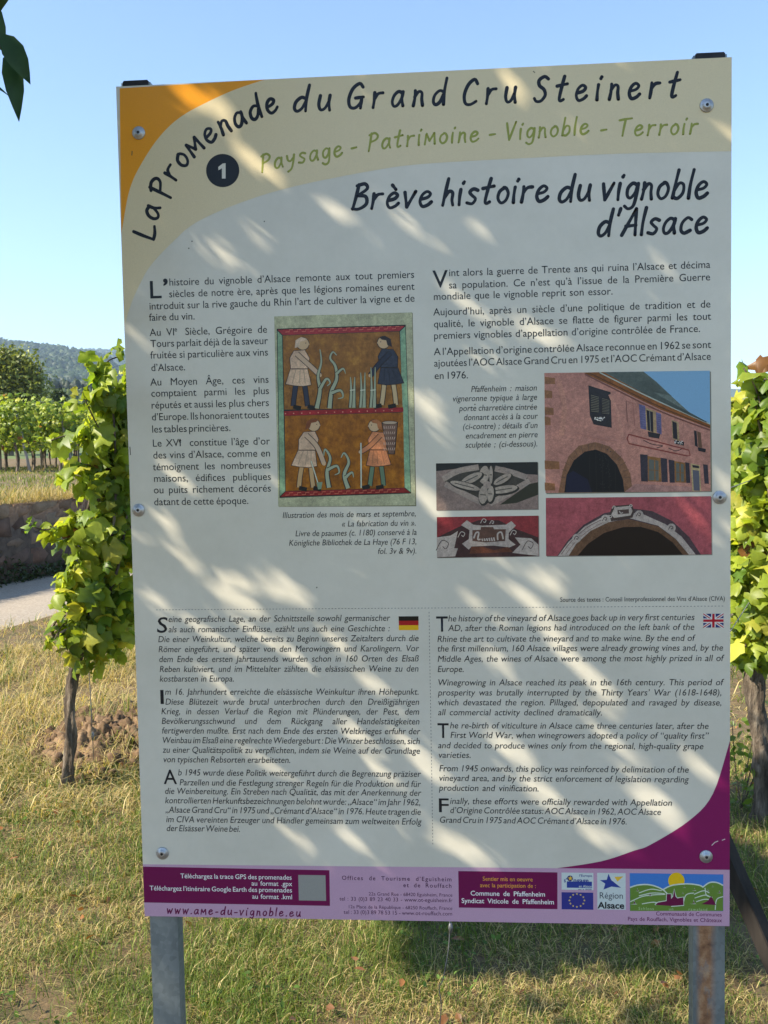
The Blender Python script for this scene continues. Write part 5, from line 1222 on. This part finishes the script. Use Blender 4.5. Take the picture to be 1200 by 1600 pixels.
tx = Text(ink(150, 176, 130), .00036); tx.lines([(zl(556, 288)[0], zl(556, 290)[1], zl(1030, 288)[0], 'Schloss un rawaland')], 4.4, False, .01, .12); tx.build('logo_text')

# ================================================================== the tree whose twigs shade the board
def zz_(s, e, w): return (on_panel(*s), on_panel(*e), w * PW / 942.0 / 2)
LIT = [zz_(*a) for a in [((231, 933), (275, 958), 13), ((271, 962), (383, 1025), 12), ((321, 912), (375, 938), 16), ((358, 933), (417, 962), 16), ((396, 908), (492, 946), 18), ((383, 975), (433, 1017), 12), ((433, 996), (492, 1058), 14),
    ((508, 987), (558, 1025), 12), ((554, 1054), (600, 1079), 20), ((621, 1150), (662, 1187), 24), ((542, 1133), (575, 1158), 20), ((442, 1296), (487, 1333), 14), ((529, 1296), (575, 1333), 14), ((375, 1167), (458, 1225), 8), ((197, 512), (234, 537), 12), ((251, 725), (305, 767), 16),
    ((234, 800), (280, 837), 13), ((205, 833), (238, 854), 11), ((259, 854), (317, 887), 13), ((326, 896), (397, 921), 16), ((422, 892), (472, 929), 15), ((651, 617), (680, 650), 20), ((651, 758), (690, 800), 24), ((580, 695), (612, 727), 12), ((768, 877), (806, 893), 15), ((797, 918), (843, 952), 18),
    ((839, 897), (885, 931), 18), ((843, 956), (910, 1060), 20), ((735, 931), (760, 960), 9), ((756, 1018), (802, 1047), 14), ((897, 1035), (964, 1097), 22), ((764, 1152), (839, 1193), 24), ((1085, 1193), (1110, 1218), 16), ((985, 1231), (1068, 1290), 32), ((806, 1218), (893, 1260), 17),
    ((660, 1297), (768, 1352), 30), ((893, 1293), (985, 1322), 15), ((660, 1190), (685, 1214), 22), ((266, 132), (337, 172), 22), ((337, 150), (366, 190), 16), ((357, 224), (437, 282), 18), ((507, 316), (566, 353), 19), ((412, 349), (449, 370), 7), ((328, 387), (357, 403), 8), ((778, 107), (810, 130), 10),
    ((797, 500), (893, 540), 13), ((702, 454), (764, 504), 13), ((722, 546), (777, 596), 11), ((1114, 737), (1147, 766), 16), ((1110, 803), (1147, 837), 11), ((560, 1180), (640, 1240), 10), ((300, 1040), (360, 1085), 8), ((920, 1130), (990, 1190), 14)]]
e1 = np.cross(SUN, PV); e1 /= np.linalg.norm(e1); e2 = np.cross(e1, SUN)
CELL = .0025
cor = np.array([P3(a * (hw + .01), b_ * (hh + .01)) for a in (-1, 1) for b_ in (-1, 1)])
lo1, hi1 = (cor @ e1).min(), (cor @ e1).max(); lo2, hi2 = (cor @ e2).min(), (cor @ e2).max()
n1, n2 = int((hi1 - lo1) / CELL) + 1, int((hi2 - lo2) / CELL) + 1
A_, B_ = np.meshgrid(lo1 + (np.arange(n1) + .5) * CELL, lo2 + (np.arange(n2) + .5) * CELL, indexing='ij')
pt = A_[..., None] * e1 + B_[..., None] * e2                  # slide along the sun to the sheet
tt = ((PC - pt) @ PN) / (SUN @ PN); pt = pt + tt[..., None] * SUN
U_, V_ = (pt - PC) @ PU, (pt - PC) @ PV
inside = (np.abs(U_) < hw + .004) & (np.abs(V_) < hh + .004)
lit = np.zeros_like(inside)
for (a, b_, w_) in LIT:
    a, b_ = np.array(a), np.array(b_); m_ = (a + b_) / 2; a, b_ = m_ + (a - m_) * .55, m_ + (b_ - m_) * .55; d = b_ - a; tq = np.clip(((U_ - a[0]) * d[0] + (V_ - a[1]) * d[1]) / (d @ d), 0, 1)
    lit |= np.hypot(U_ - a[0] - tq * d[0], V_ - a[1] - tq * d[1]) < w_ * .88
cov = np.zeros(inside.shape, np.int32)
lv = np.linspace(0.02, .98, 22); lw_ = np.interp(lv, [0, .12, .35, .6, .82, 1.0], [0.02, .13, .19, .16, .08, 0.0])
SAMP = np.array([(w_ * f, y_, -.22 * y_ * y_) for y_, w_ in zip(lv, lw_) for f in np.linspace(-1, 1, 9)])
rng = np.random.default_rng(71)
LP, LR, LS = [], [], []
def in_frame(P):
    P = np.atleast_2d(P); x, y, z = project(P); return bool(np.any((z > .05) & (x > -12) & (x < 1212) & (y > -14) & (y < 1614)))
def bad_ground(P):                                        # keep the sunny grass and the left vine sunny
    q = P - SUN * (P[2] / SUN[2])
    if q[1] > 2.45 and q[0] < .12 - .0 * q[1]: return True
    q = P - SUN * ((P[2] - 1.3) / SUN[2])
    return q[1] > 3.4 and q[0] < -.4
def try_leaf(P, need, min_new=.10, rs=(.085, .135)):
    nr = rng.normal(size=(1, 3)) * .75 + np.array([[0, 0, .5]]) + SUN * .4
    R = frames(nr, np.array([rng.uniform(0, 6.283)]))[0]; s = rng.uniform(*rs)
    W_ = (R @ SAMP.T).T * s + P
    if in_frame(W_[::9]) or bad_ground(P): return False
    i = ((W_ @ e1 - lo1) / CELL).astype(int); j = ((W_ @ e2 - lo2) / CELL).astype(int)
    ok = (i >= 0) & (i < n1) & (j >= 0) & (j < n2); i, j = i[ok], j[ok]
    beh = ((W_[ok] - PC) @ PN) > -.05
    i, j = i[beh], j[beh]
    if len(i) and lit[i, j].any(): return False
    if need:
        if len(i) == 0: return False
        m = inside[i, j]
        if m.sum() < 8 or (cov[i, j][m] == 0).mean() < min_new: return False
    for di in (0, 1):
        for dj in (0, 1): cov[np.clip(i + di, 0, n1 - 1), np.clip(j + dj, 0, n2 - 1)] += 1
    LP.append(P); LR.append(R); LS.append(s); return True
for k in range(42000):                                       # twigs just above the board
    u, v = rng.uniform(-hw, hw), rng.uniform(-hh, hh)
    if k > 6000:                                             # aim at what still shows through
        free = np.argwhere(inside & ~lit & (cov == 0))
        if k % 400 == 1 or k == 6001: FREE = free
        a, b_ = FREE[rng.integers(len(FREE))]; u, v = U_[a, b_], V_[a, b_]
    try_leaf(P3(u, v) + SUN * rng.uniform(.85, 1.7) + rng.normal(size=3) * .01, True, .10 if k < 6000 else .04, (.085, .135) if k < 18000 else (.05, .11))
N_TW = len(LP)
print('twig leaves', N_TW, 'covered', float((cov[inside & ~lit] > 0).mean()))
for k in range(15000):                                        # shade on the grass at the lower right
    g = np.array([rng.uniform(.1, 2.6), rng.uniform(2.98, 4.6), 0])
    if noise2(np.array(g[0]), np.array(g[1]), 3.2, 33) < -.38: continue
    try_leaf(g + SUN * rng.uniform(3.1, 4.6), False)
for k in range(5000):                                        # the rest of the crown
    c = np.array([-2.9, .1, 3.7]) + rng.normal(size=3) * np.array([.75, .75, .55]); try_leaf(c, False)
LP = np.array(LP); LR = np.array(LR); LS = np.array(LS)
# the twig that hangs into the picture at the upper left
TWD = 1.55
def tw(x, y, d=0.0): return at_depth(x, y, TWD + d)
def aim_leaf(a, b_, face, wid=1.0):
    y = b_ - a; s = np.linalg.norm(y); y = y / s; z = face - y * (face @ y); z /= np.linalg.norm(z); x = np.cross(y, z)
    return a, np.stack([x * wid, y, z], -1), s
TWIG = [aim_leaf(tw(14, 82), tw(30, 178, -.02), np.array([.35, -.9, .2]), .8), aim_leaf(tw(6, 54, -.03), tw(46, 124, -.03), np.array([.2, -.95, .2]), 1.2), aim_leaf(tw(-26, -6), tw(11, 74, .0), np.array([.4, -.85, .3]), 1.0), aim_leaf(tw(-44, 118), tw(18, 140, .02), np.array([0, -.7, .7]), .6),
        aim_leaf(tw(-44, 58), tw(12, 74, .02), np.array([.1, -.8, .6]), .45), aim_leaf(tw(-60, 90), tw(-6, 130, .01), np.array([.6, -.8, .1]), .7)]
TREE = empty('fruit_tree', (-3.1, .1, 0), 'leafy tree with dark green pointed leaves hanging into the upper left corner', 'tree')
rng = np.random.default_rng(72)
cols = np.array([[.040, .085, .022]]) * rng.uniform(.7, 1.4, (len(LP), 1)) * np.array([[1, 1, 1.0]])
V1, T1, C1 = scatter(LANCE_T, LP, LR, LS, cols)
Pt = np.array([a for a, _, _ in TWIG]); Rt = np.array([r for _, r, _ in TWIG]); St = np.array([s for _, _, s in TWIG])
V2, T2, C2 = scatter(LANCE_T, Pt, Rt, St, np.array([[.030, .075, .030]]) * np.ones((len(Pt), 1)))
mesh_np('crown', np.concatenate([V1, V2]), np.concatenate([T1, T2 + len(V1)]), M_TREELEAF, np.concatenate([C1, C2]), TREE, True)
tbag = Bag()
V, Q, T = tube(smooth_path([(-3.1, .1, -.1), (-3.05, .12, .8), (-3.1, .05, 1.7), (-3.0, .1, 2.6), (-2.9, 0, 3.6)], 8), np.linspace(.11, .05, 33), 12, .04, rng, ridge=.06); tbag.add(V, Q, T)
bp = P3(0, .1) + SUN * 1.4 + PN * .55
for e in (smooth_path([(-3.0, .1, 2.3), (-2.2, .3, 2.75), bp, bp + np.array([.30, .30, -.02]), tw(-60, 30), tw(-20, 60), tw(4, 74)], 6), smooth_path([(-3.05, .1, 2.0), (-2.9, .9, 2.4), (-2.7, 1.5, 2.9), (-2.3, 2.0, 3.1)], 6), smooth_path([(-3.0, .1, 2.8), (-3.4, -.3, 3.4), (-3.3, -.6, 4.0)], 6)):
    V, Q, T = tube(e, np.linspace(.035, .003, len(e)), 8); tbag.add(V, Q, T)
tbag.build('trunk', M_BARK2, TREE, True)

# ------------------------------------------------------------------ haze
HZ, t, b, o = new_mat('haze_air')
t.nodes.remove(b); pv = t.nodes.new('ShaderNodeVolumePrincipled'); pv.inputs['Color'].default_value = (.62, .80, 1.0, 1); pv.inputs['Density'].default_value = .00030; pv.inputs['Anisotropy'].default_value = .2
t.links.new(pv.outputs[0], o.inputs['Volume'])
bm = bmesh.new(); bmesh.ops.create_cube(bm, size=1)
bmesh.ops.scale(bm, vec=(5600, 3700, 260), verts=bm.verts); bmesh.ops.translate(bm, vec=(0, 1000, 126), verts=bm.verts)
tag(bm_obj('haze', bm, HZ), 'pale blue air between the board and the far hills', 'haze', kind='stuff')
